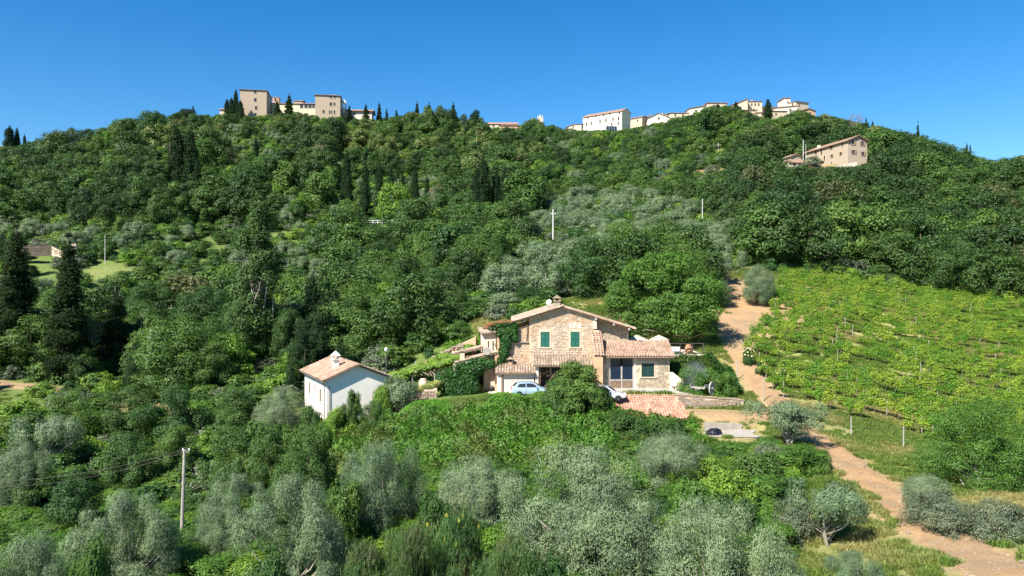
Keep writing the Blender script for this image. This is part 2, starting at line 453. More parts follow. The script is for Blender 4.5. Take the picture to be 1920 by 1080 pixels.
c = t.mix(t.ramp(t.noise(0.09, 3, p), [(0.42, 0.0), (0.6, 0.6)]), c, (0.42, 0.235, 0.10))
c = t.mix(t.ramp(n1, [(0.45, 0.0), (0.6, 0.5)]), c, (0.24, 0.175, 0.10))
c = t.mix(t.ramp(t.noise(1.6, 6, p, 0.7), [(0.62, 0.0), (0.74, 0.7)]), c, (0.17, 0.17, 0.06))
t.base(c).rough(0.95); t.bump(t.noise(5, 7, p, 0.8), 0.9, 0.12); M['track'] = t.m
draped('dirt_track', TRACK, M['track'], 0.05)
draped('earth_terrace', SPUR, M['track'], 0.05, 8, 0.35)
draped('lane', LANE, M['track'], 0.05, 9)
# ------------------------------------------------------------------ plants
def unit(v): return v / (np.linalg.norm(v, axis=1, keepdims=True) + 1e-9)
def rdir(rs, n): return unit(rs.normal(size=(n, 3)))
def leaves(rs, C, N, length, width, up=0.0, along=None):
    """diamond blades at C with normals N; returns vertices and quads"""
    n = len(C)
    r = rdir(rs, n) if along is None else unit(along + rdir(rs, n) * 0.5)
    T = unit(r - N * np.sum(r * N, 1, keepdims=True)); B = np.cross(N, T)
    l = (length * rs.uniform(0.65, 1.3, n) * 0.5)[:, None]; w = (width * rs.uniform(0.7, 1.25, n) * 0.5)[:, None]
    V = np.stack([C - T*l, C + B*w + T*l*0.1, C + T*l, C - B*w + T*l*0.1], 1).reshape(-1, 3)
    return V, np.arange(4 * n).reshape(n, 4)

PROF = {
 'round': lambda t: np.sqrt(np.clip(1 - ((t - 0.42) / 0.6)**2, 0.02, 1)),
 'dome': lambda t: np.sqrt(np.clip(1 - (np.clip(t - 0.25, 0, 1) / 0.77)**2, 0.02, 1)),
 'cypress': lambda t: np.clip(np.minimum(0.55 + t * 2.2, 1) * (1 - np.clip((t - 0.3) / 0.7, 0, 1)**1.7) + 0.03, 0.03, 1),
 'cone': lambda t: np.clip((1 - t)**0.8 * np.minimum(0.75 + t * 2, 1) + 0.03, 0.03, 1),
 'poplar': lambda t: np.clip(np.minimum(0.5 + t * 1.6, 1) * (1 - np.clip((t - 0.45) / 0.57, 0, 1)**2) + 0.05, 0.05, 1),
 'umbrella': lambda t: np.sqrt(np.clip(1 - t**2.5, 0.05, 1)),
 'spread': lambda t: np.clip(0.25 + 0.9 * np.sin(t * 3.0), 0.1, 1),
}
def crown(seed, n, H, rad, base, nc, cr, leaf, prof='round', squash=0.9, hollow=0.62, rough=0.62, upright=0.0, fill=0.12, lop=0.18):
    """lumpy crown: leaf blades over many clumps that fill a profile; returns V, Q and clump centres"""
    rs = np.random.RandomState(seed)
    pf = PROF[prof]
    tt = rs.uniform(0, 1, nc * 6); keep = rs.uniform(0, 1, nc * 6) < pf(tt) ; tt = tt[keep][:nc]; nc = len(tt)
    ang = rs.uniform(0, 2*np.pi, nc)
    lf = 1 + lop * np.sin(ang * 2 + seed) + lop * np.sin(ang * 3 + seed * 1.7)
    pr = pf(tt) * rad * lf
    rk = cr * rad * rs.uniform(0.65, 1.3, nc); rk = np.minimum(rk, np.maximum(pr * 1.0, 0.12 * rad))
    rr = np.maximum(pr - rk * 0.75, 0) * np.where(rs.uniform(size=nc) < 0.8, rs.uniform(hollow + 0.2, 1.05, nc), rs.uniform(0, 0.6, nc))
    C = np.stack([rr*np.cos(ang), rr*np.sin(ang), base + (H - base) * (tt * 0.95) ], 1)
    C[:, 2] = np.minimum(C[:, 2], H - rk * squash * 0.9)
    w = rk**2; w /= w.sum()
    ci = rs.choice(nc, n, p=w)
    d = rdir(rs, n); d[:, 2] = np.where((d[:, 2] < -0.35) & (rs.uniform(size=n) < 0.65), -d[:, 2], d[:, 2])
    bump_ = 1 + 0.22 * np.sin(d[:, 0]*7 + ci*1.3) * np.sin(d[:, 1]*6 + ci) + 0.15 * np.sin(d[:, 2]*9 + ci*2.1)
    rad_ = np.where(rs.uniform(size=n) < fill, rs.uniform(0.2, 0.8, n), rs.uniform(0.82, 1.12, n)) * bump_
    off = d * (rk[ci] * rad_)[:, None]; off[:, 2] *= squash
    Pp = C[ci] + off
    Pp[:, 2] = np.maximum(Pp[:, 2], base * 0.4)
    out = unit(Pp - np.array([0, 0, base + (H-base)*0.35]))
    N = unit(d * 0.8 + out * 0.35 + np.array([0, 0, 0.25]) + rdir(rs, n) * rough)
    al = None
    if upright: al = np.array([0, 0, upright]) + out * 0.5
    V, Q = leaves(rs, Pp, N, leaf[0], leaf[1], along=al)
    return V, Q, C
def trunk_mb(seed, H, base, r0, C, nl=9, lean=0.15, multi=1, top=0.7, k=5):
    rs = random.Random(seed); mb = MB()
    for q in range(multi):
        a = rs.uniform(0, 6.28); o = (0.25 * r0 * multi if multi > 1 else 0)
        p0 = Vector((o*math.cos(a), o*math.sin(a), -0.8)); tip = Vector((rs.uniform(-1, 1)*lean*H + 3*o*math.cos(a), rs.uniform(-1, 1)*lean*H + 3*o*math.sin(a), base + (H-base)*top))
        pts = []; rad = []
        for i in range(6):
            t = i / 5
            pts.append(p0.lerp(tip, t) + Vector((rs.uniform(-1, 1), rs.uniform(-1, 1), 0)) * r0 * 0.6 * (i > 0)); rad.append(r0 * (1.25 if i == 0 else 1) * (1 - 0.8*t))
        mb.tube(pts, rad, k + 2)
        cl = sorted(C.tolist(), key=lambda c: c[2])
        step = max(1, len(cl) // nl)
        for c in cl[q % step::step][:nl]:
            c = Vector(c); t = min(0.85, max(0.25, (c.z * 0.55) / max(tip.z, .1))); b = p0.lerp(tip, t)
            m = b.lerp(c, 0.5) + Vector((0, 0, -0.06*H)) + Vector((rs.uniform(-1, 1), rs.uniform(-1, 1), 0)) * 0.04 * H
            rr_ = r0 * (1 - 0.8*t) * 0.6
            mb.tube([b, m, c], [rr_, rr_*0.6, rr_*0.15], k)
    return mb
class Plant:
    """a plant kind: crown mesh and trunk mesh, with its natural height and width"""
    def __init__(s, name, seed, mat, n, H, rad, base, nc, cr, leaf, prof='round', bark='bark', r0=None, nl=9, trunk=True, multi=1, lean=0.1, top=0.7, rootname=None, flower=0, fmat=None, **kw):
        V, Q, C = crown(seed, n, H, rad, base, nc, cr, leaf, prof, **kw)
        s.name = name; s.crown = quadmesh(name + '_crown', V, Q, M[mat])
        s.H = float(np.percentile(V[:, 2], 99.7)); s.W = float(np.percentile(np.hypot(V[:, 0], V[:, 1]), 98.5)) * 2
        s.trunk = trunk_mb(seed, H, base, r0 or H * 0.022, C, nl, lean, multi, top).mesh(name + '_trunk', M[bark], True) if trunk else None
        s.flowers = None
        if flower:
            rs = np.random.RandomState(seed + 9); k = rs.choice(len(Q), flower, replace=False)
            cc = V[Q[k, 2]]; fv, fq = leaves(rs, cc + rdir(rs, flower) * 0.03, rdir(rs, flower), 0.16, 0.14)
            s.flowers = quadmesh(name + '_flowers', fv, fq, M[fmat])
    def put(s, name, x, y, h=None, w=None, z=None, label=None, cat='tree', group=None, rz=None, rs=random, solo=False, sink=0.15):
        z = gz(x, y) if z is None else z
        sz = (h / s.H) if h else 1.0; sx = (w / s.W) if w else sz
        rz = rs.uniform(0, 6.28) if rz is None else rz
        if solo or (s.trunk is None and s.flowers is None):
            o = link(name, s.crown, None, (x, y, z - sink), (0, 0, rz), (sx, sx, sz)); return tag(o, label, cat, group)
        e = empty(name, (x, y, z - sink), rz, label, cat, group); e.scale = (sx, sx, sz)
        c = link('crown', s.crown, e)
        if s.trunk: link('trunk', s.trunk, e)
        if s.flowers: link('blossom', s.flowers, e)
        return e
def tris(): return sum(len(m.polygons) * 2 for m in bpy.data.meshes)

P = {}
P['broad'] = [Plant('broadleaf', 10 + i, 'broad', 7000, 9.0, 4.2, 1.0, 46, 0.27, (0.36, 0.26), ('round', 'dome', 'cone', 'round', 'dome')[i]) for i in range(5)]
P['broad_fine'] = [Plant('leafy_tree', 30 + i, 'broad', 26000, 9.0, 4.2, 1.2, 60, 0.25, (0.20, 0.13), ('dome', 'round')[i % 2]) for i in range(3)]
P['oak'] = [Plant('oak', 50 + i, 'oak', 8000, 9.5, 4.6, 0.8, 60, 0.23, (0.34, 0.24), 'dome', rough=0.7) for i in range(4)]
P['drab'] = [Plant('drab_tree', 75 + i, 'drab', 6000, 8.0, 3.6, 0.8, 44, 0.25, (0.34, 0.2), 'round') for i in range(2)]
P['bright'] = [Plant('bright_tree', 70 + i, 'bright', 7000, 7.0, 3.4, 0.6, 42, 0.27, (0.32, 0.22), 'round') for i in range(2)]
P['chestnut'] = [Plant('chestnut', 80 + i, 'chestnut', 8000, 9.0, 4.6, 1.0, 55, 0.22, (0.36, 0.26), 'dome') for i in range(3)]
P['olive'] = [Plant('olive', 90 + i, 'olive', 9000, 4.8, 2.7, 0.8, 34, 0.30, (0.26, 0.10), 'round', 'bark_pale', r0=0.2, multi=2, lean=0.16) for i in range(4)]
P['olive_fine'] = [Plant('olive', 100 + i, 'olive', (120000, 105000, 115000, 100000)[i], 5.6, 3.8, (0.2, 0.9, 0.3, 1.1)[i], (95, 80, 85, 75)[i], (0.20, 0.22, 0.21, 0.23)[i], (0.105, 0.038), 'round', 'bark_pale', r0=0.2, multi=2 + i % 2, lean=0.18, upright=0.6, rough=0.7, nl=16, lop=(0.12, 0.2, 0.16, 0.22)[i], hollow=0.7) for i in range(4)]
P['olive_open'] = [Plant('olive', 110 + i, 'olive', 22000, 3.6, 2.9, 1.5, 26, 0.26, (0.15, 0.055), 'spread', 'bark_pale', r0=0.16, multi=3, lean=0.3, upright=0.5, nl=10) for i in range(2)]
P['cypress'] = [Plant('cypress', 120 + i, 'cypress', 14000, 14, 1.7, 0.2, 80, 0.5, (0.34, 0.16), 'cypress', r0=0.18, upright=1.5, nl=3, hollow=0.5, squash=1.6, fill=0.05, lop=0.06) for i in range(3)]
P['conifer'] = [Plant('conifer', 130 + i, 'conifer', 46000, 18, 3.2, 0.4, 150, 0.27, (0.28, 0.13), 'cone', r0=0.3, nl=16, squash=0.7, rough=0.9, lop=0.15, top=0.95, lean=0.01) for i in range(2)]
P['cedar'] = [Plant('cedar', 136, 'conifer', 24000, 12, 4.6, 1.5, 44, 0.26, (0.26, 0.11), 'cone', r0=0.3, nl=18, squash=0.4, rough=0.9, lop=0.2, top=0.95, lean=0.02)]
P['bare'] = [Plant('bare_tree', 137, 'twigs', 5000, 8, 3.0, 1.8, 40, 0.25, (0.5, 0.018), 'round', 'bark_pale', r0=0.14, nl=26, upright=1.0, fill=0.4)]
P['scrub_fine'] = [Plant('scrub', 176 + i, 'grey_shrub', 15000, 2.4, 2.2, 0.1, 34, 0.26, (0.14, 0.05), 'dome', nl=10, r0=0.06, multi=3, upright=0.6) for i in range(2)]
P['umbrella'] = [Plant('umbrella_pine', 138, 'conifer', 6000, 9, 5.0, 5.5, 30, 0.25, (0.34, 0.16), 'umbrella', r0=0.3, nl=8, squash=0.6)]
P['poplar'] = [Plant('poplar', 140, 'oak', 38000, 24, 3.2, 2.0, 120, 0.30, (0.24, 0.17), 'poplar', 'bark_pale', r0=0.38, nl=34, lop=0.2, top=0.93, lean=0.01, squash=1.1)]
P['walnut'] = [Plant('walnut', 150, 'walnut', 64000, 12, 6.0, 1.2, 130, 0.19, (0.24, 0.14), 'round', 'bark_pale', r0=0.3, nl=22, lean=0.04)]
P['bigbright'] = [Plant('hornbeam', 152, 'walnut', 52000, 8, 5.0, 0.4, 90, 0.22, (0.15, 0.09), 'dome', 'bark_pale', r0=0.22, nl=16)]
P['shrub'] = [Plant('shrub', 160 + i, ['broad', 'bright', 'broad', 'grey_shrub'][i], 2600, 2.4, 1.7, 0.1, 18, 0.38, (0.24, 0.16), 'dome', trunk=False) for i in range(4)]
P['shrub_fine'] = [Plant('shrub', 170 + i, ['walnut', 'broad', 'bright'][i], 17000, 2.6, 1.9, 0.1, 40, 0.28, (0.13, 0.085), 'dome', nl=8, r0=0.06, multi=3) for i in range(3)]
P['broom'] = [Plant('broom', 180 + i, 'broom', 30000, 2.0, 1.9, 0.1, 34, 0.30, (0.20, 0.02), 'dome', trunk=False, upright=1.3, rough=0.9, flower=(60, 0)[i], fmat='broomflower') for i in range(2)]
P['yew'] = [Plant('yew', 190, 'cypress', 26000, 6, 2.4, 0.2, 60, 0.26, (0.20, 0.07), 'dome', r0=0.12, upright=1.0, multi=2)]
P['laurel'] = [Plant('laurel', 192, 'broad', 40000, 5.2, 2.9, 0.2, 60, 0.26, (0.17, 0.09), 'dome', r0=0.12, multi=3)]

rnd = random.Random(7)
def size_at(px, ytop, d, wpx=None, z=None):
    x = (px - 960) / F * d; z = gz(x, d) if z is None else z
    top = CZ - (ytop - 540) / F * d
    return x, d, max(0.8, top - z + 0.15), (wpx / F * d if wpx else None)
def plant(kind, px, ytop, d, wpx, name, label, group=None, cat='tree', i=None, rz=None, z=None, solo=False):
    x, y, h, w = size_at(px, ytop, d, wpx, z)
    v = P[kind]; p = v[rnd.randrange(len(v)) if i is None else i % len(v)]
    return p.put(name, x, y, h, w, z, label, cat, group, rz, rnd, solo)

# --- near trees, one by one
OL = 'olives below the farm'
near = [
 ('olive_fine', 1095, 838, 39, 262, 'olive_tree', 'large silvery olive tree, broadest and roundest of those below the farmhouse'),
 ('olive_fine', 715, 828, 47, 170, 'olive_tree', 'dark grey green olive tree rising against the bramble slope below the stone wall garden'),
 ('olive_fine', 548, 895, 39, 205, 'olive_tree', 'wide silvery olive tree right of the wooden pole in front'),
 ('olive_fine', 442, 890, 47, 140, 'olive_tree', 'olive tree close behind and right of the front wooden pole'),
 ('olive_fine', 232, 925, 42, 190, 'olive_tree', 'pale olive tree left of the front wooden pole'),
 ('olive_fine', 60, 1000, 36, 170, 'olive_tree', 'silvery olive tree in the lower left corner'),
 ('olive_fine', 1345, 940, 32, 275, 'olive_tree', 'big pale olive tree at the bottom beside the dirt track'),
 ('olive_fine', 1262, 812, 52, 165, 'olive_tree', 'olive tree growing directly under the lower tiled roof'),
 ('olive_open', 1482, 752, 60, 160, 'olive_tree', 'open olive tree with bare trunks beside the wire fence and the track'),
 ('olive_open', 1555, 905, 41, 160, 'olive_tree', 'thin twiggy olive tree with a pale dead branch beside the track'),
 ('olive_fine', 1600, 1035, 33, 130, 'olive_tree', 'small olive tree at the bottom left of the track bend'),
 ('olive_fine', 1470, 1045, 32, 110, 'olive_tree', 'low olive tree in shade between the big pale olive and the track'),
 ('olive_fine', 1738, 890, 44, 100, 'olive_tree', 'shrubby olive tree on the uphill side of the lower track'),
 ('olive_fine', 895, 858, 46, 165, 'olive_tree', 'upright grey olive tree left of the largest olive'),
 ('olive', 750, 704, 77, 72, 'olive_tree', 'small olive tree beside the white cottage in front of the stone wall garden'),
 ('olive_fine', 525, 733, 76, 100, 'olive_tree', 'silvery olive tree left of the white cottage'),
 ('olive_open', 95, 780, 68, 130, 'olive_tree', 'thin sparse olive tree on the sunny grass at the far left'),
 ('olive_fine', 40, 830, 58, 110, 'olive_tree', 'dark olive tree at the left edge under the sunny grass'),
 ('olive_fine', 1420, 497, 108, 72, 'olive_tree', 'round olive tree standing on the bare earth at the top of the track'),
 ('olive_open', 1360, 470, 118, 78, 'olive_tree', 'olive tree with dark trunks at the upper end of the track'),
 ('olive', 1338, 525, 106, 70, 'olive_tree', 'grey olive tree touching the right side of the walnut tree'),
 ('olive', 950, 548, 104, 90, 'olive_tree', 'olive tree on the bank left above the farmhouse ridge'),
 ('olive', 870, 555, 108, 95, 'olive_tree', 'olive tree above the vine covered pergola'),
 ('scrub_fine', 1768, 915, 41, 150, 'thorn_bush', 'straggly grey green bush right of the lower track'),
 ('scrub_fine', 1868, 935, 40, 160, 'thorn_bush', 'loose bush at the right edge under the hornbeam'),
 ('bigbright', 1835, 748, 52, 260, 'hornbeam_tree', 'large bright green hornbeam tree at the lower right corner of the vineyard'),
 ('bigbright', 1960, 770, 55, 220, 'hornbeam_tree', 'bright green hornbeam tree cut by the right edge of the picture'),
 ('shrub_fine', 1420, 845, 50, 140, 'leafy_bush', 'bright green bush between two olives left of the track'),
 ('shrub_fine', 1500, 835, 55, 130, 'leafy_bush', 'dense bush at the foot of the open olive with bare trunks'),
 ('scrub_fine', 1440, 830, 53, 110, 'leafy_bush', 'greyish bush left under the open olive with bare trunks'),
 ('shrub_fine', 1540, 845, 54, 60, 'leafy_bush', 'small dark bush right under the open olive beside the track'),
 ('bright', 1375, 880, 45, 110, 'leafy_bush', 'yellow green bush just above the big pale olive'),
 ('scrub_fine', 1500, 925, 42, 120, 'leafy_bush', 'greyish bush left of the thin twiggy olive'),
 ('shrub_fine', 1330, 850, 52, 110, 'leafy_bush', 'dark bush in front of the low concrete wall'),
 ('shrub_fine', 1180, 775, 66, 120, 'leafy_bush', 'dark bush overgrowing the left side of the lower tiled roof'),
 ('shrub_fine', 1255, 783, 63, 110, 'leafy_bush', 'bush under the eave of the lower tiled roof'),
 ('shrub_fine', 1040, 822, 56, 90, 'leafy_bush', 'shaded bush between the bramble slope and the largest olive'),
 ('shrub_fine', 1300, 900, 44, 120, 'leafy_bush', 'shaded bush behind the big pale olive at the bottom'),
 ('shrub_fine', 1390, 930, 41, 110, 'leafy_bush', 'yellow green bush right behind the big pale olive at the bottom'),
 ('broom', 860, 960, 38, 170, 'broom_bush', 'dark green rush like broom bush in the middle of the lower edge'),
 ('broom', 770, 985, 36, 150, 'broom_bush', 'broom bush with yellow flowers at the lower edge'),
 ('broom', 690, 1020, 35, 170, 'broom_bush', 'browning broom bush under the dark grey olive'),
 ('broom', 950, 1010, 35, 170, 'broom_bush', 'broom bush with brown tips left of the largest olive'),
 ('shrub_fine', 1010, 1045, 32, 140, 'leafy_bush', 'pale leafy bush at the foot of the largest olive'),
 ('shrub_fine', 586, 762, 73, 60, 'leafy_bush', 'leafy bush against the sunlit short wall of the cottage'),
 ('shrub_fine', 634, 764, 72.5, 64, 'leafy_bush', 'leafy bush at the front corner of the cottage'),
 ('broad_fine', 700, 752, 71, 60, 'leafy_bush', 'leafy bush in the brambles right of the cottage gable'),
 ('shrub_fine', 550, 798, 67, 80, 'leafy_bush', 'bush left below the cottage beside the silvery olive'),
 ('shrub_fine', 600, 795, 62, 70, 'leafy_bush', 'leafy bush below the white wall of the cottage'),
 ('shrub_fine', 640, 905, 44, 100, 'leafy_bush', 'green bush between the two silvery olives left of the middle'),
 ('shrub_fine', 820, 925, 43, 100, 'leafy_bush', 'green bush between the dark grey olive and the upright olive'),
 ('shrub_fine', 500, 1030, 34, 130, 'leafy_bush', 'bush hidden in the olives at the lower edge right of the pole'),
 ('shrub_fine', 170, 1010, 36, 120, 'leafy_bush', 'bush between the pale olive and the corner olive at the lower left'),
]
for kind, px, yt, d, w, nm, lb in near:
    if kind == 'olive_fine' and d < 60: w *= 1.15 if px == 1095 else 1.02
    cat = 'tree' if 'tree' in nm else 'bush'
    plant(kind, px, yt, d, w, nm, lb, cat=cat)
mid = [
 ('broad_fine', 130, 735, 76, 125, 'leafy tree on the slope right of the sunny grass at the left'),
 ('broad_fine', 235, 725, 78, 125, 'spreading leafy tree below the cedar on the left'),
 ('broad_fine', 335, 722, 76, 140, 'leafy tree in front of the white pole with the cross arm'),
 ('broad_fine', 440, 725, 78, 130, 'leafy tree left of the silvery olive by the cottage'),
 ('broad_fine', 300, 668, 92, 110, 'green tree under the white pole with the cross arm'),
 ('broad_fine', 405, 640, 94, 125, 'green tree left of the tall poplar foot'),
 ('broad_fine', 500, 790, 62, 120, 'dark green tree below the cottage beside the brambles'),
 ('broad_fine', 585, 800, 60, 110, 'green tree at the left end of the bramble slope'),
 ('broad_fine', 430, 800, 62, 130, 'tree behind the top of the front wooden pole'),
 ('broad_fine', 550, 850, 52, 130, 'pale flowering elder like tree above the wide silvery olive'),
 ('broad_fine', 240, 810, 64, 140, 'tree with hanging branches left of the front wooden pole'),
 ('broad_fine', 60, 860, 58, 130, 'bright overgrown tree at the left edge'),
 ('broad_fine', 140, 880, 52, 130, 'leafy tree above the lower left olives'),
 ('broad_fine', 330, 800, 66, 120, 'leafy tree just left of the top of the front wooden pole'),
 ('broad_fine', 1010, 590, 98, 70, 'dark shrubby tree on the bank behind the farmhouse ridge'),
 ('broad_fine', 760, 560, 100, 120, 'leafy tree above the white cottage chimney to the right'),
 ('broad_fine', 690, 560, 104, 110, 'leafy tree behind the chimney of the white cottage'),
 ('broad_fine', 830, 590, 98, 105, 'round green tree above the left end of the pergola'),
 ('broad_fine', 450, 560, 104, 110, 'tree at the left foot of the tall poplar'),
 ('broad_fine', 540, 580, 104, 90, 'dark tree between the poplar and the cypresses'),
 ('bright', 545, 660, 92, 60, 'yellow green young tree left behind the white cottage'),
 ('bright', 720, 530, 112, 100, 'yellow green tree in the wood above the cottage'),
]
for kind, px, yt, d, w, lb in mid:
    plant(kind, px, yt, d, w, 'broadleaf_tree', lb)
for px_, yt_, d_, w_, lb_ in [(1603, 213, 330, 40, 'bare pinkish tree on the skyline above the stone farmhouse'), (1395, 375, 165, 30, 'bare twiggy tree beside the slim grey pole'), (600, 270, 270, 40, 'brownish half bare tree on the middle left slope'), (820, 345, 215, 40, 'brownish half bare tree right of the cypress row')]:
    plant('bare', px_, yt_, d_, w_, 'bare_tree', lb_)
plant('bright', 737, 342, 219, 76, 'young_tree', 'bright yellow green tree in the middle of the slope among the row of cypresses', z=gz((737-960)/F*219, 219) - 2)
for px_, yt_, d_, w_, lb_ in [(-12, 428, 161, 60, 'dark oak added at the left edge to shade the old stone wall'), (28, 436, 157, 50, 'dark oak added behind the leftmost conifer to shade the old stone wall'), (-60, 420, 166, 60, 'dark oak added outside the left edge to shade the old stone wall')]:  # oaks added on the sunward side to cast shade on the old wall
    plant('oak', px_, yt_, d_, w_, 'oak_tree', lb_)
plant('walnut', 1254, 476, 92, 228, 'walnut_tree', 'big round walnut tree overhanging the terrace right behind the farmhouse', i=0, z=4.1)
plant('broad_fine', 1110, 445, 110, 170, 'broadleaf_tree', 'tall dark leafy tree behind the farmhouse, left of the walnut', z=8.2, i=1)
plant('poplar', 487, 368, 106, 118, 'poplar_tree', 'tall ragged poplar with pale bare trunk in the middle of the left slope', i=0)
plant('conifer', 30, 436, 104, 84, 'conifer_tree', 'tall dark conifer at the left edge above the lane')
plant('conifer', 128, 452, 100, 96, 'conifer_tree', 'dark pointed conifer, second from the left edge above the lane')
plant('conifer', -40, 470, 104, 90, 'conifer_tree', 'dark conifer mostly outside the left edge')
plant('cedar', 215, 548, 106, 130, 'cedar_tree', 'dark spreading cedar with flat branches right of the two tall conifers')
plant('yew', 262, 640, 96, 66, 'yew_tree', 'dark rounded yew below the cedar, left of the white pole')
plant('yew', 600, 588, 92, 120, 'yew_tree', 'broad dark yew right behind the white cottage roof')
plant('yew', 570, 618, 90, 80, 'yew_tree', 'dark yew at the left shoulder of the cottage roof')
plant('laurel', 1076, 678, 71.2, 136, 'laurel_tree', 'big green laurel bush in front of the farmhouse hiding part of the car', cat='bush')
plant('laurel', 1050, 712, 71.5, 90, 'laurel_tree', 'lower green laurel bush left of the big one beside the parked hatchback', cat='bush')
plant('yew', 1130, 724, 70.5, 46, 'yew_bush', 'dark clipped yew bush right of the big laurel by the lower roof', cat='bush')
plant('shrub_fine', 714, 722, 76.3, 50, 'feathery_bush', 'feathery green bush at the right corner of the white cottage', cat='bush')
plant('laurel', 660, 732, 73.5, 48, 'fig_bush', 'pointed green bush against the grey gable of the white cottage', cat='bush')
for px, yt, d, w in [(1295, 688, 76.2, 60), (1330, 690, 76.5, 62), (1362, 697, 76, 50), (1310, 704, 75.4, 40)]:
    plant('shrub_fine', px, yt, d, w, 'garden_shrub', {1295: 'greyish garden shrub directly behind the old cart', 1330: 'rounded green garden shrub in the row behind the cart', 1362: 'rightmost garden shrub beside the wooden fence post', 1310: 'low garden shrub touching the cart'}[px], cat='bush', i=0)

# --- cypresses
cyp = [
 (18, 238, 330, 20, 'tall cypress of the pair on the skyline at the far left', 0), (32, 241, 332, 10, 'slimmer cypress of the pair on the skyline at the far left', 0), (46, 253, 318, 7, 'thin cypress right of the skyline pair at the far left', 0),
 (426, 187, 345, 11, 'short cypress at the left end of the row beside the tall monastery block', 0), (434, 184, 344, 10, 'second cypress of the row beside the tall monastery block', 0), (442, 169, 345, 10, 'tallest cypress beside the tall monastery block', 0), (451, 189, 340, 12, 'cypress touching the wall of the tall monastery block', 0),
 (362, 200, 340, 7, 'thin cypress in front of the umbrella pine', 0),
 (447, 263, 300, 9, 'small cypress alone below the monastery trees', 0), (480, 260, 290, 9, 'cypress right of the small lone cypress below the monastery', 0),
 (332, 243, 250, 27, 'large dark cypress, left one of the pair on the upper left slope', 0), (357, 243, 250, 21, 'large dark cypress, right one of the pair on the upper left slope', 0), (369, 298, 245, 14, 'short cypress at the foot of the large pair', 0),
 (650, 285, 232, 16, 'leftmost cypress of the row across the middle of the slope', 0), (685, 307, 226, 15, 'dark cypress second in the row across the middle of the slope', 0), (711, 305, 226, 13, 'third cypress in the row across the middle of the slope', 0), (733, 311, 240, 9, 'small cypress behind the row, above the yellow green tree', 0),
 (754, 324, 242, 8, 'smallest cypress of the row across the slope', 0), (778, 316, 226, 12, 'cypress right of the yellow green tree in the middle of the slope', 0), (801, 332, 240, 8, 'thin short cypress at the right end of the row across the slope', 0),
 (906, 300, 205, 22, 'tallest cypress of the group right of the middle', 0), (893, 318, 204, 15, 'dark cypress leaning on the tallest of the group', 0), (930, 322, 207, 16, 'cypress right of the tallest of the group', 0), (946, 317, 207, 15, 'rightmost cypress of the group right of the middle', 0),
 (585, 522, 108, 30, 'cypress behind the cottage, left one of the close pair', 0), (630, 545, 105, 34, 'cypress behind the cottage, right one of the close pair', 0), (655, 560, 104, 32, 'dark cypress at the right end of the cottage clump', 0), (605, 560, 101, 34, 'cypress in the middle of the cottage clump', 0),
 (1440, 187, 392, 14, 'dark cypress in front of the hill town houses', 0), (1624, 222, 330, 6, 'thin cypress on the skyline above the stone farmhouse', 0), (1636, 228, 330, 7, 'second thin cypress on the skyline above the stone farmhouse', 0),
 (1813, 270, 285, 6, 'left one of the two tiny cypresses on the right skyline', 0), (1819, 273, 285, 6, 'right one of the two tiny cypresses on the right skyline', 0),
 (743, 207, 362, 7, 'thin cypress on the skyline right of the monastery', 0),
]
for px, yt, d, w, lb, _ in cyp:
    plant('cypress', px, yt, d, w * (1.55 if 200 <= d <= 260 else 1.3), 'cypress_tree', lb, solo=d > 280)
for px, yt, d, w, lb in [(711, 194, 362, 15, 'dark pine on the skyline just right of the monastery'), (725, 204, 362, 10, 'small pine beside the dark skyline pine'), (782, 193, 345, 18, 'tall skyline pine left of the big round trees'), (850, 195, 345, 22, 'pointed skyline spruce right of the big round trees'), (686, 197, 352, 18, 'small pine in front of the low monastery wing'), (542, 179, 345, 20, 'dark pine between the two monastery blocks'), (1721, 234, 300, 12, 'spiky pine tip on the right skyline'), (655, 199, 350, 16, 'small dark pine beside the slender bell gable'), (520, 190, 342, 16, 'dark pine at the foot of the tall monastery block'), (805, 197, 343, 24, 'grey green pine behind the tall skyline pine'), (1380, 192, 398, 24, 'dark pine below the high cream house of the hill town'), (1345, 196, 396, 26, 'dark pine below the flat roofed house of the hill town')]:
    plant('conifer', px, yt, d, w, 'pine_tree', lb, solo=True)
plant('oak', 1496, 206, 388, 60, 'oak_tree', 'large dark round oak under the right end of the hill town', solo=True, i=1)
for px_, yt_, w_, lb_ in [(800, 199, 42, 'rounded light crown on the skyline between the two tall pines'), (846, 205, 46, 'rounded dark crown on the skyline under the pointed spruce'), (768, 210, 38, 'rounded crown on the skyline left of the tall pine'), (870, 214, 36, 'low rounded crown on the skyline left of the holm oak')]:
    plant('broad' if 'light' in lb_ else 'oak', px_, yt_, 335, w_, 'broadleaf_tree', lb_, solo=True)
plant('oak', 825, 198, 340, 44, 'oak_tree', 'tall light green crown rising over the skyline between the pines', solo=True, i=2)
plant('broad', 285, 208, 320, 60, 'broadleaf_tree', 'high rounded crown on the left skyline', solo=True, i=0)
plant('broad', 228, 222, 315, 50, 'broadleaf_tree', 'rounded crown left of the high one on the left skyline', solo=True, i=3)
plant('oak', 135, 240, 305, 60, 'oak_tree', 'wide dull oak on the far left skyline', solo=True, i=0)
plant('yew', 893, 207, 340, 34, 'holm_oak_tree', 'dark rounded holm oak on the skyline left of the small house', solo=True)
plant('umbrella', 350, 203, 345, 44, 'umbrella_pine_tree', 'flat topped umbrella pine on the left skyline')
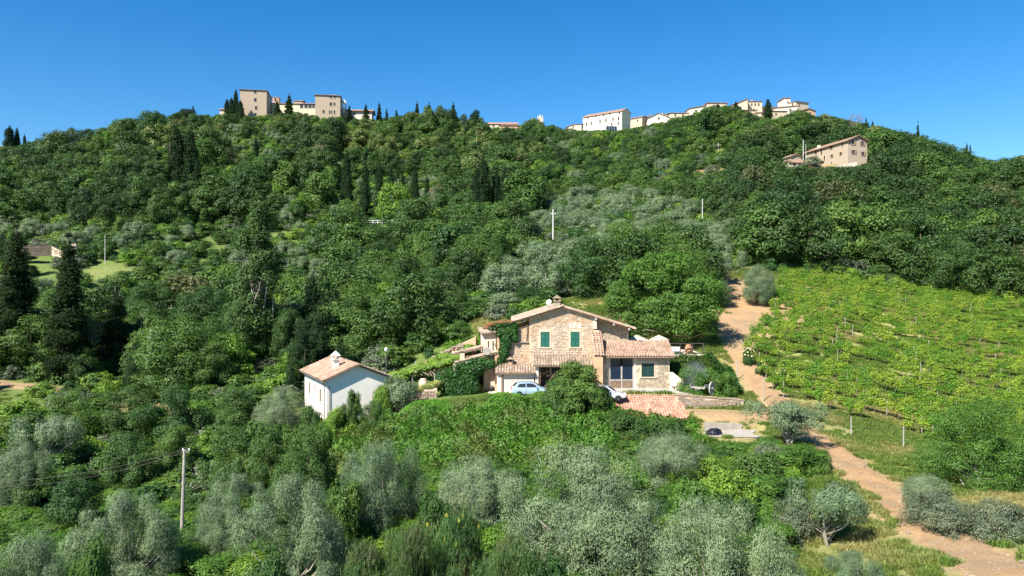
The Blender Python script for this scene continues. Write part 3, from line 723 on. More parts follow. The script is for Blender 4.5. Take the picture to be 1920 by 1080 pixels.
# ------------------------------------------------------------------ the wooded hillside
CAP = np.array([(-400, 275), (0, 275), (60, 262), (105, 245), (200, 236), (260, 214), (290, 210), (320, 215), (345, 208), (375, 215), (410, 214), (445, 212), (470, 219), (505, 214), (530, 200), (560, 210), (590, 214), (640, 218), (700, 222), (750, 216), (790, 202), (835, 202), (870, 215), (900, 222), (915, 238), (970, 238), (1000, 221), (1050, 236), (1090, 245), (1165, 243), (1200, 237), (1260, 222), (1300, 211), (1340, 198), (1375, 198), (1400, 208), (1425, 220), (1455, 224), (1470, 215), (1500, 208), (1530, 218), (1545, 214), (1600, 228), (1650, 238), (1700, 248), (1745, 252), (1800, 282), (1860, 302), (1920, 290), (2300, 290)], float)
def inpoly(px, py, poly):
    c = False; n = len(poly)
    for i in range(n):
        x1, y1 = poly[i]; x2, y2 = poly[(i+1) % n]
        if (y1 > py) != (y2 > py) and px < (x2-x1)*(py-y1)/(y2-y1) + x1: c = not c
    return c
VINEYARD = [(1462, 512), (1925, 574), (2150, 600), (2150, 900), (1760, 838), (1660, 800), (1458, 746), (1408, 690), (1400, 650), (1440, 600)]
OPEN = [[(55, 478), (118, 478), (115, 530), (60, 530)], [(150, 500), (250, 490), (250, 530), (160, 545)], [(505, 535), (570, 535), (570, 560), (505, 560)], [(-50, 735), (100, 745), (120, 800), (-50, 830)],
        [(700, 400), (745, 400), (745, 425), (690, 425)], [(1345, 500), (1470, 505), (1480, 560), (1345, 560)], [(1060, 560), (1170, 560), (1170, 610), (1000, 610)], [(1295, 318), (1375, 318), (1375, 336), (1295, 336)], [(80, 262), (225, 290), (225, 306), (80, 300)], [(880, 600), (960, 600), (960, 660), (860, 660)]]
OLIVES = [(835, 615), (930, 530), (1000, 430), (1080, 380), (1180, 372), (1345, 412), (1412, 500), (1345, 545), (1180, 520), (1060, 560), (1040, 640)]
def excluded(x, y, px, py):
    if y < 104 and px > 1020: return True
    if y < 98 and px > 640: return True
    if y < 92: return True
    if y < 118 and px > 1300: return True
    if inpoly(px, py, VINEYARD): return True
    if inpoly(px, py, OLIVES) and False: return True
    return any(inpoly(px, py, o) for o in OPEN)
KEEP = [  # (pixel box, distance): nothing nearer may rise into the box
 (1462, 1640, 312, 233, 285), (1480, 1640, 250, 233, 300), (28, 140, 476, 168, 440), (1012, 1062, 450, 152, 385), (1302, 1332, 414, 165, 370), (330, 362, 1040, 50, 840), (680, 748, 424, 208, 405), (1224, 1246, 338, 255, 320), (1296, 1372, 336, 256, 322), (1336, 1352, 292, 300, 268),
 (640, 664, 352, 230, 310), (664, 815, 372, 224, 310), (884, 958, 378, 203, 320), (318, 378, 340, 244, 250), (440, 490, 305, 285, 262), (448, 532, 700, 105, 380), (-60, 250, 712, 98, 440), (550, 675, 690, 99, 530), (60, 118, 520, 160, 480), (1990, 1990, 0, 0, 0)]
TS = random.Random(11)
cands = []
yy = 92.0
while yy < 452:
    sp = 6.4 if yy < 130 else (7.0 if yy < 200 else 8.2)
    w = 0.76 * yy; n = int(2 * w / sp)
    for k in range(n + 1):
        x = -w + (k + TS.uniform(0.05, 0.95)) * 2 * w / (n + 1); y = yy + TS.uniform(-0.45, 0.45) * sp
        cands.append((x, y))
    yy += sp * 0.86
XY = np.array(cands); ZZ = ground_z(XY[:, 0], XY[:, 1])
spots = []
for (x, y), z in zip(XY.tolist(), ZZ.tolist()):
    px, py = PX(x, y, z)
    if px < -60 or px > 1990 or excluded(x, y, px, py): continue
    v = TS.random(); big = vnoise(np.array([x*0.05]), np.array([y*0.05]), 5)[0]
    kind = 'broad'; h = TS.uniform(5.0, 11) if y < 160 else TS.uniform(6, 14.5)
    if inpoly(px, py, OLIVES): kind = 'olive' if v < 0.9 else 'broad'; h = TS.uniform(4.4, 5.6) if kind == 'olive' else TS.uniform(3, 5.5)
    elif px > 1280 and py > 315 and y < 236: kind = 'oak' if v < 0.72 else ('broad' if v < 0.93 else 'drab' if v < 0.97 else 'bright'); h = TS.uniform(8, 12.5)
    elif 632 < px < 835 and 224 < y < 268 or 430 < px < 570 and 282 < y < 312 or 310 < px < 380 and 240 < y < 262:
        if v > 0.6: continue
        kind = 'olive'; h = TS.uniform(3.4, 5)
    elif px < 620 and 425 < py < 600 and y > 112:
        if v < 0.34: kind = 'olive'; h = TS.uniform(3.4, 5)
        elif v < 0.55: kind = 'broad'; h = TS.uniform(3, 6.5)
        elif v < 0.66: kind = 'bright'; h = TS.uniform(2, 3.4)
        else: continue
    elif 660 < px < 1010 and py < 345: kind = 'chestnut' if v < 0.36 else ('oak' if v < 0.6 else 'broad'); h = TS.uniform(7, 11)
    elif px > 1500 and py < 320: kind = 'chestnut' if v < 0.10 else ('oak' if v < 0.6 else ('olive' if v < 0.68 else 'broad'))
    elif 960 < px < 1300 and py < 400: kind = 'oak' if v < 0.22 else ('bright' if v < 0.30 else ('olive' if v < 0.40 else 'broad')); h = TS.uniform(5, 8.5)
    elif px < 300 and 320 < py < 450: kind = 'oak' if v < 0.7 else 'broad'; h = TS.uniform(8, 12)
    elif big > 0.62 and y < 330 and v < 0.3: kind = 'olive'; h = TS.uniform(4, 5.5)
    else: kind = 'oak' if v < 0.25 else ('drab' if v < 0.30 else 'bright' if v < 0.42 else ('olive' if v < 0.42 else ('chestnut' if v < 0.46 and y > 200 else 'broad')))
    if kind == 'bright': h = min(h, 7)
    if kind == 'olive': h = min(h, 5.6)
    cap = np.interp(px, CAP[:, 0], CAP[:, 1]) + TS.choice([0, 0, 2, 5, 9, 14])
    hmax = (CZ - (cap - 540) / F * y) - z
    bad = False
    for x0, x1, yb, dd, ytop in KEEP:
        if y < dd and x0 - 10 < px < x1 + 10:
            hmax = min(hmax, CZ - (yb - 540) / F * y - z)
        if abs(y - dd) < 3 and x0 < px < x1: bad = bad or dd < 200 and False
    for cx, cy, hx, hy, wv, pz, bl in PADS:
        if math.hypot(x - cx, y - cy) < math.hypot(hx, hy) + 1.5: bad = True
    if bad: continue
    if hmax < 1.6: continue
    h = min(h, hmax)
    if h < 3 and kind in ('broad', 'oak', 'chestnut'): kind = 'shrubby'
    spots.append((y, x, kind, h, px, py))
spots.sort()
NAMES = {'broad': ('broadleaf_tree', 'tree'), 'oak': ('oak_tree', 'tree'), 'bright': ('young_tree', 'tree'), 'drab': ('dull_tree', 'tree'), 'olive': ('olive_tree', 'tree'), 'chestnut': ('chestnut_tree', 'tree'), 'shrubby': ('shrub', 'bush')}
LOOK = {'broad': 'mid green leafy tree', 'oak': 'dark green oak', 'bright': 'low yellow green tree', 'drab': 'dull brownish green tree', 'olive': 'grey green olive tree', 'chestnut': 'tree with cream blossom', 'shrubby': 'low green shrub'}
def zone(px, py, y):
    if px > 1280 and py > 315 and y < 236: return 'in the wood ' + ('at the top edge of the vineyard' if y < 140 else 'just below the stone farmhouse' if y > 195 and px > 1450 else 'right of the olive grove' if px < 1450 else 'at the right edge of the picture' if px > 1780 else 'above the middle of the vineyard')
    if y > 300: return 'near the skyline ' + ('left of the monastery' if px < 420 else 'under the monastery' if px < 700 else 'between monastery and hill town' if px < 1060 else 'under the hill town' if px < 1540 else 'right of the hill town')
    if px < 620 and 425 < py < 600: return 'on the open terraces of the left slope'
    if inpoly(px, py, OLIVES): return 'in the olive grove above the farmhouse'
    return 'on the ' + ('left' if px < 480 else 'middle left' if px < 860 else 'middle right' if px < 1280 else 'right') + (' upper' if py < 380 else ' middle' if py < 470 else ' lower') + ' slope'
count = {}
rest = {}
for y, x, kind, h, px, py in spots:
    base = P['shrub'] if kind == 'shrubby' else P[kind]
    if kind in ('broad',) and y < 132: base = P['broad_fine']
    i = TS.randrange(len(base)); p = base[i]
    s = h / p.H; wd = p.W * s * TS.uniform(0.85, 1.2)
    if wd < p.W * 0.55: wd = p.W * 0.55
    count[kind] = count.get(kind, 0) + 1
    if count[kind] <= (200 if kind != 'broad' else 270):
        nm, cat = NAMES[kind]; zn = zone(px, py, y); sz_ = 'tall ' if h > 10 else ('low ' if h < 6 and kind != 'olive' else ''); wd_ = 'broad ' if wd > h * 1.05 else ('slim ' if wd < h * 0.78 else '')
        p.put(nm, x, y, h, wd, None, (sz_ + wd_ + LOOK[kind]).replace('low low', 'low') + ' ' + zn, cat, LOOK[kind] + 's ' + zn, None, TS, solo=y > 170)
    else:
        rest.setdefault((kind, i if base is P[kind if kind != 'shrubby' else 'shrub'] else 0), []).append((x, y, h / p.H, wd / p.W, p))

def scatter(name, items, kind='stuff', label=None):
    """items: list of (mesh, list of (x, y, z, rz, sx, sz)); ONE object of geometry node instances"""
    ng = bpy.data.node_groups.new(name, 'GeometryNodeTree')
    ng.interface.new_socket('Geometry', in_out='INPUT', socket_type='NodeSocketGeometry')
    ng.interface.new_socket('Geometry', in_out='OUTPUT', socket_type='NodeSocketGeometry')
    gi = ng.nodes.new('NodeGroupInput'); go = ng.nodes.new('NodeGroupOutput')
    join = ng.nodes.new('GeometryNodeJoinGeometry')
    V = []; ROT = []; SCL = []; ID = []
    for k, (me, pts) in enumerate(items):
        for x, y, z, rz, sx, sz in pts: V.append((x, y, z)); ROT.append((0, 0, rz)); SCL.append((sx, sx, sz)); ID.append(k)
    me0 = bpy.data.meshes.new(name); me0.vertices.add(len(V)); me0.vertices.foreach_set('co', np.array(V, np.float32).ravel())
    a = me0.attributes.new('rot', 'FLOAT_VECTOR', 'POINT'); a.data.foreach_set('vector', np.array(ROT, np.float32).ravel())
    a = me0.attributes.new('scl', 'FLOAT_VECTOR', 'POINT'); a.data.foreach_set('vector', np.array(SCL, np.float32).ravel())
    a = me0.attributes.new('kid', 'INT', 'POINT'); a.data.foreach_set('value', np.array(ID, np.int32))
    def attr(nm, ty):
        n = ng.nodes.new('GeometryNodeInputNamedAttribute'); n.data_type = ty; n.inputs[0].default_value = nm; return n.outputs[0]
    rot = attr('rot', 'FLOAT_VECTOR'); scl = attr('scl', 'FLOAT_VECTOR'); kid = attr('kid', 'INT')
    for k, (me, pts) in enumerate(items):
        src = bpy.data.objects.new(name + '_source', me)
        oi = ng.nodes.new('GeometryNodeObjectInfo'); oi.inputs['Object'].default_value = src
        cmpn = ng.nodes.new('FunctionNodeCompare'); cmpn.data_type = 'INT'; cmpn.operation = 'EQUAL'
        ng.links.new(kid, cmpn.inputs[2]); cmpn.inputs[3].default_value = k
        ip = ng.nodes.new('GeometryNodeInstanceOnPoints')
        ng.links.new(gi.outputs[0], ip.inputs['Points']); ng.links.new(cmpn.outputs[0], ip.inputs['Selection'])
        ng.links.new(oi.outputs['Geometry'], ip.inputs['Instance'])
        ng.links.new(rot, ip.inputs['Rotation']); ng.links.new(scl, ip.inputs['Scale'])
        ng.links.new(ip.outputs[0], join.inputs[0])
    ng.links.new(join.outputs[0], go.inputs[0])
    o = link(name, me0); o['kind'] = kind
    if label: o['label'] = label
    m = o.modifiers.new('scatter', 'NODES'); m.node_group = ng
    return o
WN = {'broad': 'distant_broadleaf_wood', 'oak': 'distant_oak_wood', 'olive': 'distant_olive_grove', 'chestnut': 'distant_chestnut_wood', 'bright': 'distant_young_wood', 'drab': 'distant_dull_wood', 'shrubby': 'distant_scrub'}
for kind in WN:
    its = {}
    for (k, i), lst in rest.items():
        if k != kind: continue
        for x, y, sz, sx, p in lst: its.setdefault(p.crown.name, (p.crown, []))[1].append((x, y, gz(x, y) - 0.15, TS.uniform(0, 6.28), sx, sz))
    if its: scatter(WN[kind], list(its.values()), 'stuff', 'leafy mass of trees far up the slope')

# --- undergrowth everywhere between the trees
US = random.Random(5); us = {}
N = 15000
d = np.array([US.random() for _ in range(N)])**0.8 * 330 + 60; u = np.array([US.uniform(-0.76, 0.76) for _ in range(N)])
X = u * d; Z = ground_z(X, d); dt = all_track(X, d)
for x, y, z, t_ in zip(X.tolist(), d.tolist(), Z.tolist(), dt.tolist()):
    px, py = PX(x, y, z)
    if t_ < 2.0 or inpoly(px, py, VINEYARD) or py > 1150: continue
    if y < 128 and px > 1290: continue
    if y < 95 and px > 540 and not (y > 85 and 700 < px < 905) and not (y > 89 and px < 1050): continue
    if any(inpoly(px, py, o) for o in OPEN) and US.random() < 0.93: continue
    if px < 620 and 425 < py < 600 and y > 112 and US.random() < 0.55: continue
    if any(math.hypot(x - c[0], y - c[1]) < math.hypot(c[2], c[3]) + 1 for c in PADS): continue
    cap = np.interp(px, CAP[:, 0], CAP[:, 1]); hm = CZ - (cap - 540) / F * y - z
    if hm < 0.6: continue
    s = min(US.uniform(0.5, 1.15) * (1.0 if y < 150 else 1.25), hm / 2.4)
    us.setdefault(US.choice([0, 0, 0, 1, 2, 2, 3]), []).append((x, y, z - 0.2, US.uniform(0, 6.28), s * US.uniform(1.0, 1.5), s))
scatter('undergrowth', [(P['shrub'][k].crown, v) for k, v in us.items()], 'stuff', 'bushy undergrowth covering the slope between the trees')

# --- bushy cover among the near olives
nb = {}
for k in range(900):
    y = US.uniform(27, 64); x = US.uniform(-0.72, 0.36) * y; px, py = PX(x, y, gz(x, y))
    if px > 1200 + (y < 40) * 60 and dist_track(np.array([x]), np.array([y]), TRACK)[0] < 4: continue
    if px > 1200 and y > 58: continue
    if px > 590 and y > 60: continue
    s = US.uniform(0.45, 0.85); nb.setdefault(US.choice([0, 0, 1, 1, 2]), []).append((x, y, gz(x, y) - 0.15, US.uniform(0, 6.28), s * US.uniform(1.0, 1.4), s))
scatter('bushy_cover', [(P['shrub_fine'][k].crown, v) for k, v in nb.items()], 'stuff', 'low leafy bushes filling the gaps among the near olives')

# --- grass tufts
def tuft_mesh(seed, nb, h, mat, spread=0.22):
    rs = np.random.RandomState(seed); V = []; Q = []
    for i in range(nb):
        a = rs.uniform(0, 6.28); r = rs.uniform(0, spread); b = np.array([r*math.cos(a), r*math.sin(a), -0.03])
        ln = rs.uniform(0.5, 1) * h; tl = rs.normal(size=2) * 0.3 * ln; wd = rs.uniform(0.012, 0.022); ca = rs.uniform(0, 6.28)
        s_ = np.array([math.cos(ca), math.sin(ca), 0]) * wd; m = b + np.array([tl[0]*0.4, tl[1]*0.4, ln*0.6]); tp = b + np.array([tl[0], tl[1], ln])
        k = len(V); V += [b - s_, b + s_, m + s_*0.8, m - s_*0.8, tp + s_*0.15, tp - s_*0.15]; Q += [(k, k+1, k+2, k+3), (k+3, k+2, k+4, k+5)]
    return quadmesh('grass_tuft', np.array(V), np.array(Q), M[mat])
TF = [tuft_mesh(i, 34, 0.34, 'grass') for i in range(3)]
gs = {0: [], 1: [], 2: []}
rs = np.random.RandomState(4)
N = 120000
d = 28 + 102 * rs.uniform(0, 1, N)**0.75; u = rs.uniform(0.10, 0.72, N); X = u * d
n2 = 6000; d2 = rs.uniform(28, 90, n2); X2 = rs.uniform(-0.72, 0.15, n2) * d2
n3 = 5000; d3 = rs.uniform(60, 80, n3); X3 = rs.uniform(-0.72, -0.58, n3) * d3
n4 = 3500; d4 = rs.uniform(88, 108, n4); X4 = rs.uniform(-0.05, 0.16, n4) * d4
X = np.concatenate([X, X2, X3, X4]); d = np.concatenate([d, d2, d3, d4]); Z = ground_z(X, d); dt = all_track(X, d)
cov = vnoise(X*0.35, d*0.35, 9) * 0.6 + vnoise(X*1.1, d*1.1, 4) * 0.4
ok = ((dt > 0.93) | (cov > 0.87)) & ((cov > 0.36) | (dt > 5)) & ((dt > 1.5) | (cov > 0.5))
bare = [hit(1408, 578) + (7.5,), hit(1360, 780) + (2.5,), hit(1372, 812) + (3.5,)]
for bx, by, bz, br in bare: ok &= (np.hypot(X - bx, d - by) > br) | (cov > 0.68)
for c_ in PADS[:5]: ok &= ~((np.abs(X - c_[0]) < c_[2]) & (np.abs(d - c_[1]) < c_[3]))
for x, y, z, o_ in zip(X.tolist(), d.tolist(), Z.tolist(), ok.tolist()):
    if o_: s = US.uniform(0.5, 1.25); gs[US.randrange(3)].append((x, y, z, US.uniform(0, 6.28), s * 1.3, s))
scatter('grass', [(TF[k], v) for k, v in gs.items()], 'stuff', 'tufts of green and straw coloured grass on the slope')

# --- bramble and ivy blankets: leaves over lumps that follow the ground
def blanket(name, poly_fn, box, n, mat, lump, leaf, seed, label, base_fn=None, cat=None, kind='stuff', hgt=(0.3, 1.4)):
    rs = np.random.RandomState(seed); x0, x1, y0, y1 = box
    X = rs.uniform(x0, x1, n * 3); Y = rs.uniform(y0, y1, n * 3)
    Z = ground_z(X, Y) if base_fn is None else base_fn(X, Y)
    k = poly_fn(X, Y, Z); X, Y, Z = X[k][:n], Y[k][:n], Z[k][:n]; m = len(X)
    def H(X, Y):
        a = vnoise(X / lump, Y / lump, seed); b = vnoise(X / lump * 2.3, Y / lump * 2.3, seed + 1); c = vnoise(X / lump * 6, Y / lump * 6, seed + 2)
        return hgt[0] + (hgt[1] - hgt[0]) * (0.5 * a + 0.3 * b + 0.2 * c)
    h = H(X, Y) * (np.clip((75.9 - Y) / 3.5, 0.2, 1) if name == 'bramble_thicket' else 1); e = 0.12; gx = (H(X + e, Y) - h) / e; gy = (H(X, Y + e) - h) / e
    g0 = 0.0
    N = unit(np.stack([-gx, -gy, np.ones(m)], 1) + rdir(rs, m) * 0.75)
    dep = rs.uniform(0, 1, m)**2 * 0.35
    C = np.stack([X, Y, Z + h - dep], 1)
    V, Q = leaves(rs, C, N, leaf[0], leaf[1])
    o = link(name, quadmesh(name, V, Q, M[mat])); o['kind'] = kind; o['label'] = label
    return o
BR = [(608, 790), (640, 768), (700, 752), (760, 752), (850, 752), (905, 742), (960, 746), (1030, 748), (1100, 756), (1150, 780), (1180, 800), (1300, 812), (1330, 850), (1250, 905), (1050, 900), (800, 905), (620, 880)]
def in_br(X, Y, Z):
    px = 960 + F * X / Y; py = 540 - F * (Z - CZ) / Y
    c = np.zeros(px.shape, bool); n = len(BR)
    for i in range(n):
        x1, y1 = BR[i]; x2, y2 = BR[(i+1) % n]
        if y1 != y2: c ^= ((y1 > py) != (y2 > py)) & (px < (x2-x1)*(py-y1)/(y2-y1) + x1)
    return c
blanket('bramble_thicket', in_br, (-19, 16, 56, 75.6), 95000, 'bramble', 1.35, (0.19, 0.13), 21, 'bright green brambles and creepers covering the bank below the farmhouse', hgt=(0.0, 2.5))
def in_bank(X, Y, Z): return (X > 16.3) & (X < 24.2 - (83.6 - Y) * 0.1) & (Y > 77.2) & (Y < 83.3)
blanket('ivy_bank', in_bank, (16.2, 24.5, 77, 83.4), 17000, 'ivy', 0.9, (0.17, 0.13), 22, 'dark green ivy covering the bank between the cart and the terrace', hgt=(0.15, 0.7))
def in_left(X, Y, Z):
    px = 960 + F * X / Y; return (px > -40) & (px < 215) & (Y > 46) & (Y < 62) & (vnoise(X*0.25, Y*0.25, 3) > 0.35)
blanket('creeper_cover', in_left, (-45, -20, 46, 62), 30000, 'bramble', 2.2, (0.17, 0.12), 23, 'bright green creepers over bushes at the left edge', hgt=(0.4, 2.2))
def in_gb(X, Y, Z): return (X > -8.6) & (X < -1.8) & (Y > 87.0) & (Y < 97) & (vnoise(X*0.5, Y*0.5, 8) > 0.22)
blanket('bank_plants', in_gb, (-9, -1.5, 87, 97), 14000, 'bright', 0.8, (0.17, 0.12), 24, 'yellow green plants on the bank behind the left wing of the farmhouse', hgt=(0.1, 0.7))

# --- vineyard
def vine_mesh(seed):
    rs = np.random.RandomState(seed); n = 680
    k = 11; cx = rs.uniform(-0.55, 0.55, k); cy = rs.normal(0, 0.06, k); cz = rs.uniform(0.95, 1.7, k)
    i = rs.randint(0, k, n); dd = rdir(rs, n)
    C = np.stack([cx[i], cy[i], cz[i]], 1) + dd * np.array([0.26, 0.17, 0.26]) * rs.uniform(0.5, 1.15, n)[:, None]
    sh = rs.uniform(size=n) < 0.10
    C[sh, 2] = rs.uniform(1.6, 2.25, sh.sum()); C[sh, 0] = np.round(rs.uniform(-3, 3, sh.sum())) * 0.16 + rs.normal(0, 0.03, sh.sum()); C[sh, 1] = rs.normal(0, 0.06, sh.sum())
    V, Q = leaves(rs, C, unit(dd + rdir(rs, n) * 0.8 + [0, 0, 0.3]), 0.14, 0.125)
    return quadmesh('vine_leaves', V, Q, M['vine'])
VM = [vine_mesh(i) for i in range(5)]
st = []
for i in range(2):
    r_ = random.Random(i); st.append(MB().tube([(0, 0, -0.1), (r_.uniform(-.05, .05), 0.02, 0.4), (r_.uniform(-.1, .1), 0, 0.85)], [0.035, 0.03, 0.02], 5).tube([(0, 0, 0.8), (0.25, 0, 0.95), (0.5, 0, 0.92)], 0.014, 4).tube([(0, 0, 0.8), (-0.25, 0, 0.95), (-0.5, 0, 0.92)], 0.014, 4).mesh('vine_stem', M['bark'], True))
POSTM = MB().tube([(0, 0, -0.3), (0.02, 0.0, 1.6)], [0.04, 0.035], 6).mesh('vineyard_post', simple('grey_wood', (0.33, 0.29, 0.23), 0.9, var=0.3, scale=6, bump=0.4))
VR = random.Random(3); far_v = {}; nvine = 0; vines = []
ra = R(-16); dx, dy = math.cos(ra), math.sin(ra)
rows = []
yy = 57.0
while yy < 165:
    row = []; t = -6.0
    while t < 80:
        x = 18 + t * dx; y = yy + t * dy; t += VR.uniform(0.85, 1.1)
        if y < 40: continue
        z = gz(x, y); px, py = PX(x, y, z)
        if px > 2010 or not inpoly(px, py, VINEYARD): continue
        row.append((x, y, z))
    rows.append(row); yy += 3.0
RI = {}
rows = [r for r in rows if r]
for ri, row in enumerate(rows):
    last = -9; RI[id(row)] = ri
    for x, y, z in row:
        if x - last > 8.2:
            tag(link('vineyard_post', POSTM, None, (x, y, z), (VR.uniform(-.05, .05), VR.uniform(-.05, .05), 0), (1, 1, VR.uniform(0.9, 1.1))), 'weathered wooden stake in a vine row', 'post', 'stakes of the vineyard rows'); last = x
        gap = vnoise(np.array([x*0.22]), np.array([y*0.6]), 31)[0]
        if VR.random() < (0.04 if gap < 0.68 else 0.35): continue
        vines.append((y, x, z, ri, row[0][0], row[-1][0], VR.uniform(0.7, 1.08) * (1 if gap < 0.6 else 0.75)))
vines.sort()
ORD = ['lowest', 'second lowest', 'third lowest', 'fourth lowest', 'fifth lowest', 'sixth lowest', 'seventh lowest', 'eighth lowest', 'ninth lowest', 'tenth lowest']
vines = [v for v in vines]
for k, (y, x, z, ri, xa_, xb_, s) in enumerate(vines):
    i = VR.randrange(5); rz = ra + (math.pi if VR.random() < .5 else 0)
    if k < 295:
        e = empty('grape_vine', (x, y, z - 0.03), rz, ('%s grape vine %s of the %s vine row' % ('full leafy' if s > .9 else 'short leafy' if s < .78 else 'leafy', ['at the left end', 'left of the middle', 'right of the middle', 'toward the right end'][min(3, int(4 * (x - xa_) / max(1, xb_ - xa_)))], ORD[ri])) if ri < 10 else 'leafy grape vine in the upper part of the vineyard', 'vine', 'grape vines of the lower vineyard rows'); e.scale = (1.05, 1, s)
        link('leaves', VM[i], e); link('stem', st[i % 2], e)
    else: far_v.setdefault(i, []).append((x, y, z - 0.03, rz, 1.05, s))
scatter('upper_vine_rows', [(VM[i], v) for i, v in far_v.items()], 'stuff', 'rows of bright green vines filling the upper vineyard')
# ------------------------------------------------------------------ building materials
def stonemat(name, stops, mort=False, zs=None, rough=0.9, pat=None):
    """stones: colour per stone plus grime; zs tints by a large noise patch; pat adds patches of another set"""
    t = NT(name); g = t.n('ShaderNodeNewGeometry'); ir = g.outputs['Random Per Island']; p = t.obj()
    c = t.ramp(ir, stops)
    if pat:
        c2 = t.ramp(ir, pat[0]); c = t.mix(t.ramp(t.noise(pat[1], 3, p), [(pat[2], 0.0), (pat[2] + 0.08, 1.0)]), c, c2)
    c = t.mix(t.ramp(t.noise(1.3, 5, p, 0.7), [(0.35, 0.35), (0.6, 0.0)]), c, (0.25, 0.21, 0.16))
    c = t.mix(0.35, c, t.ramp(t.noise(14, 4, p, 0.7), [(0.3, tuple(x*0.6 for x in stops[0][1])), (0.7, tuple(min(1, x*1.2) for x in stops[-1][1]))]))
    t.base(c).rough(rough); t.bump(t.noise(22, 5, p, 0.7), 0.5, 0.03); return t.m
def tilemat(name, stops):
    t = NT(name); ir = t.n('ShaderNodeNewGeometry').outputs['Random Per Island']; p = t.obj()
    c = t.ramp(ir, stops); c = t.mix(t.ramp(t.noise(0.9, 5, p, 0.7), [(0.42, 0.0), (0.62, 0.55)]), c, (0.16, 0.13, 0.09))
    c = t.mix(t.ramp(t.noise(17, 3, p), [(0.6, 0.0), (0.75, 0.5)]), c, (0.45, 0.42, 0.34))
    t.base(c).rough(0.85); t.bump(t.noise(30, 4, p), 0.3, 0.01); return t.m
def stucco(name, c, var=0.1, stain=0.3, sc_=1.2):
    t = NT(name); p = t.obj(); f = t.noise(sc_, 6, p, 0.7)
    cc = t.ramp(f, [(0.3, tuple(x*(1-var) for x in c)), (0.7, tuple(min(.92, x*(1+var)) for x in c))])
    mp = t.n('ShaderNodeMapping'); mp.inputs['Scale'].default_value = (2.2, 2.2, 0.25); t.L(p, mp.inputs[0])
    cc = t.mix(t.ramp(t.noise(1.5, 6, mp.outputs[0], 0.75), [(0.5, 0.0), (0.75, stain)]), cc, tuple(x*0.5 for x in c))
    t.base(cc).rough(0.92); t.bump(t.noise(30, 4, p, 0.7), 0.25, 0.01); return t.m
CREAM = [(0, (0.36, 0.27, 0.185)), (0.25, (0.50, 0.39, 0.275)), (0.5, (0.58, 0.46, 0.34)), (0.75, (0.64, 0.53, 0.41)), (1, (0.44, 0.34, 0.25))]
ORANGE = [(0, (0.42, 0.25, 0.135)), (0.3, (0.54, 0.345, 0.195)), (0.6, (0.60, 0.42, 0.26)), (1, (0.47, 0.32, 0.20))]
M['stone'] = stonemat('facade_stone', CREAM, pat=(ORANGE, 0.32, 0.48))
M['stone_dull'] = stonemat('annex_stone', [(0, (0.27, 0.22, 0.15)), (0.4, (0.38, 0.31, 0.21)), (0.8, (0.47, 0.40, 0.28)), (1, (0.32, 0.26, 0.19))])
M['stone_dry'] = stonemat('dry_stone', [(0, (0.24, 0.17, 0.11)), (0.4, (0.36, 0.28, 0.20)), (0.8, (0.46, 0.38, 0.29)), (1, (0.30, 0.22, 0.16))])
M['stone_shaded'] = stonemat('shaded_stone', [(0, (0.07, 0.055, 0.04)), (1, (0.11, 0.09, 0.065))])  # tree shade on the old wall is put into this darkened stone colour
M['mortar'] = stucco('lime_mortar', (0.55, 0.43, 0.31), 0.2, 0.3, 2.5)
M['mortar_orange'] = stucco('orange_plaster', (0.55, 0.345, 0.20), 0.15, 0.3)
M['tile'] = tilemat('roof_tile', [(0, (0.31, 0.18, 0.12)), (0.3, (0.42, 0.26, 0.18)), (0.6, (0.49, 0.34, 0.25)), (1, (0.35, 0.23, 0.17))])
M['tile_new'] = tilemat('roof_tile_red', [(0, (0.42, 0.19, 0.12)), (0.35, (0.54, 0.27, 0.18)), (0.7, (0.60, 0.36, 0.26)), (1, (0.46, 0.24, 0.17))])
M['tile_old'] = tilemat('roof_tile_old', [(0, (0.24, 0.17, 0.12)), (0.35, (0.36, 0.26, 0.19)), (0.7, (0.47, 0.37, 0.28)), (1, (0.30, 0.20, 0.15))])
M['far_tile'] = simple('far_roof_tile', (0.26, 0.16, 0.11), 0.9, var=0.3, scale=1.5)
M['white'] = stucco('white_render', (0.80, 0.75, 0.66), 0.06, 0.3)
M['pinkcream'] = stucco('cream_render', (0.66, 0.54, 0.43), 0.06, 0.15)
M['farstone'] = stonemat('far_stone', [(0, (0.40, 0.31, 0.225)), (1, (0.45, 0.355, 0.26))])
M['farcream'] = stucco('far_cream', (0.56, 0.46, 0.34), 0.06, 0.15)
M['faryellow'] = stucco('far_yellow', (0.60, 0.52, 0.36), 0.06, 0.15)
M['farwhite'] = stucco('far_white', (0.66, 0.59, 0.47), 0.05, 0.15)
M['fartan'] = stucco('far_tan', (0.50, 0.40, 0.29), 0.1, 0.25)
M['farbrick'] = stucco('far_brick', (0.50, 0.31, 0.20), 0.1, 0.25)
M['brick'] = stonemat('brick', [(0, (0.36, 0.19, 0.12)), (1, (0.50, 0.30, 0.20))])
M['shutter'] = simple('green_paint', (0.012, 0.115, 0.085), 0.5, var=0.12, bump=0.05)
M['shutter_dark'] = simple('dark_green_paint', (0.02, 0.06, 0.055), 0.45, var=0.1, bump=0.05)
M['wood'] = simple('old_wood', (0.20, 0.135, 0.09), 0.85, var=0.3, scale=5, bump=0.4)
M['wood_dark'] = simple('dark_wood', (0.075, 0.05, 0.035), 0.8, var=0.3, scale=5, bump=0.3)
M['wood_grey'] = simple('weathered_wood', (0.34, 0.31, 0.27), 0.9, var=0.25, scale=6, bump=0.4)
M['wood_pale'] = simple('bleached_wood', (0.44, 0.41, 0.37), 0.9, var=0.25, scale=6, bump=0.4)
M['concrete'] = stucco('concrete', (0.33, 0.30, 0.255), 0.15, 0.6, 1.5)
M['paving'] = stucco('court_paving', (0.36, 0.335, 0.30), 0.15, 0.3, 1.2)
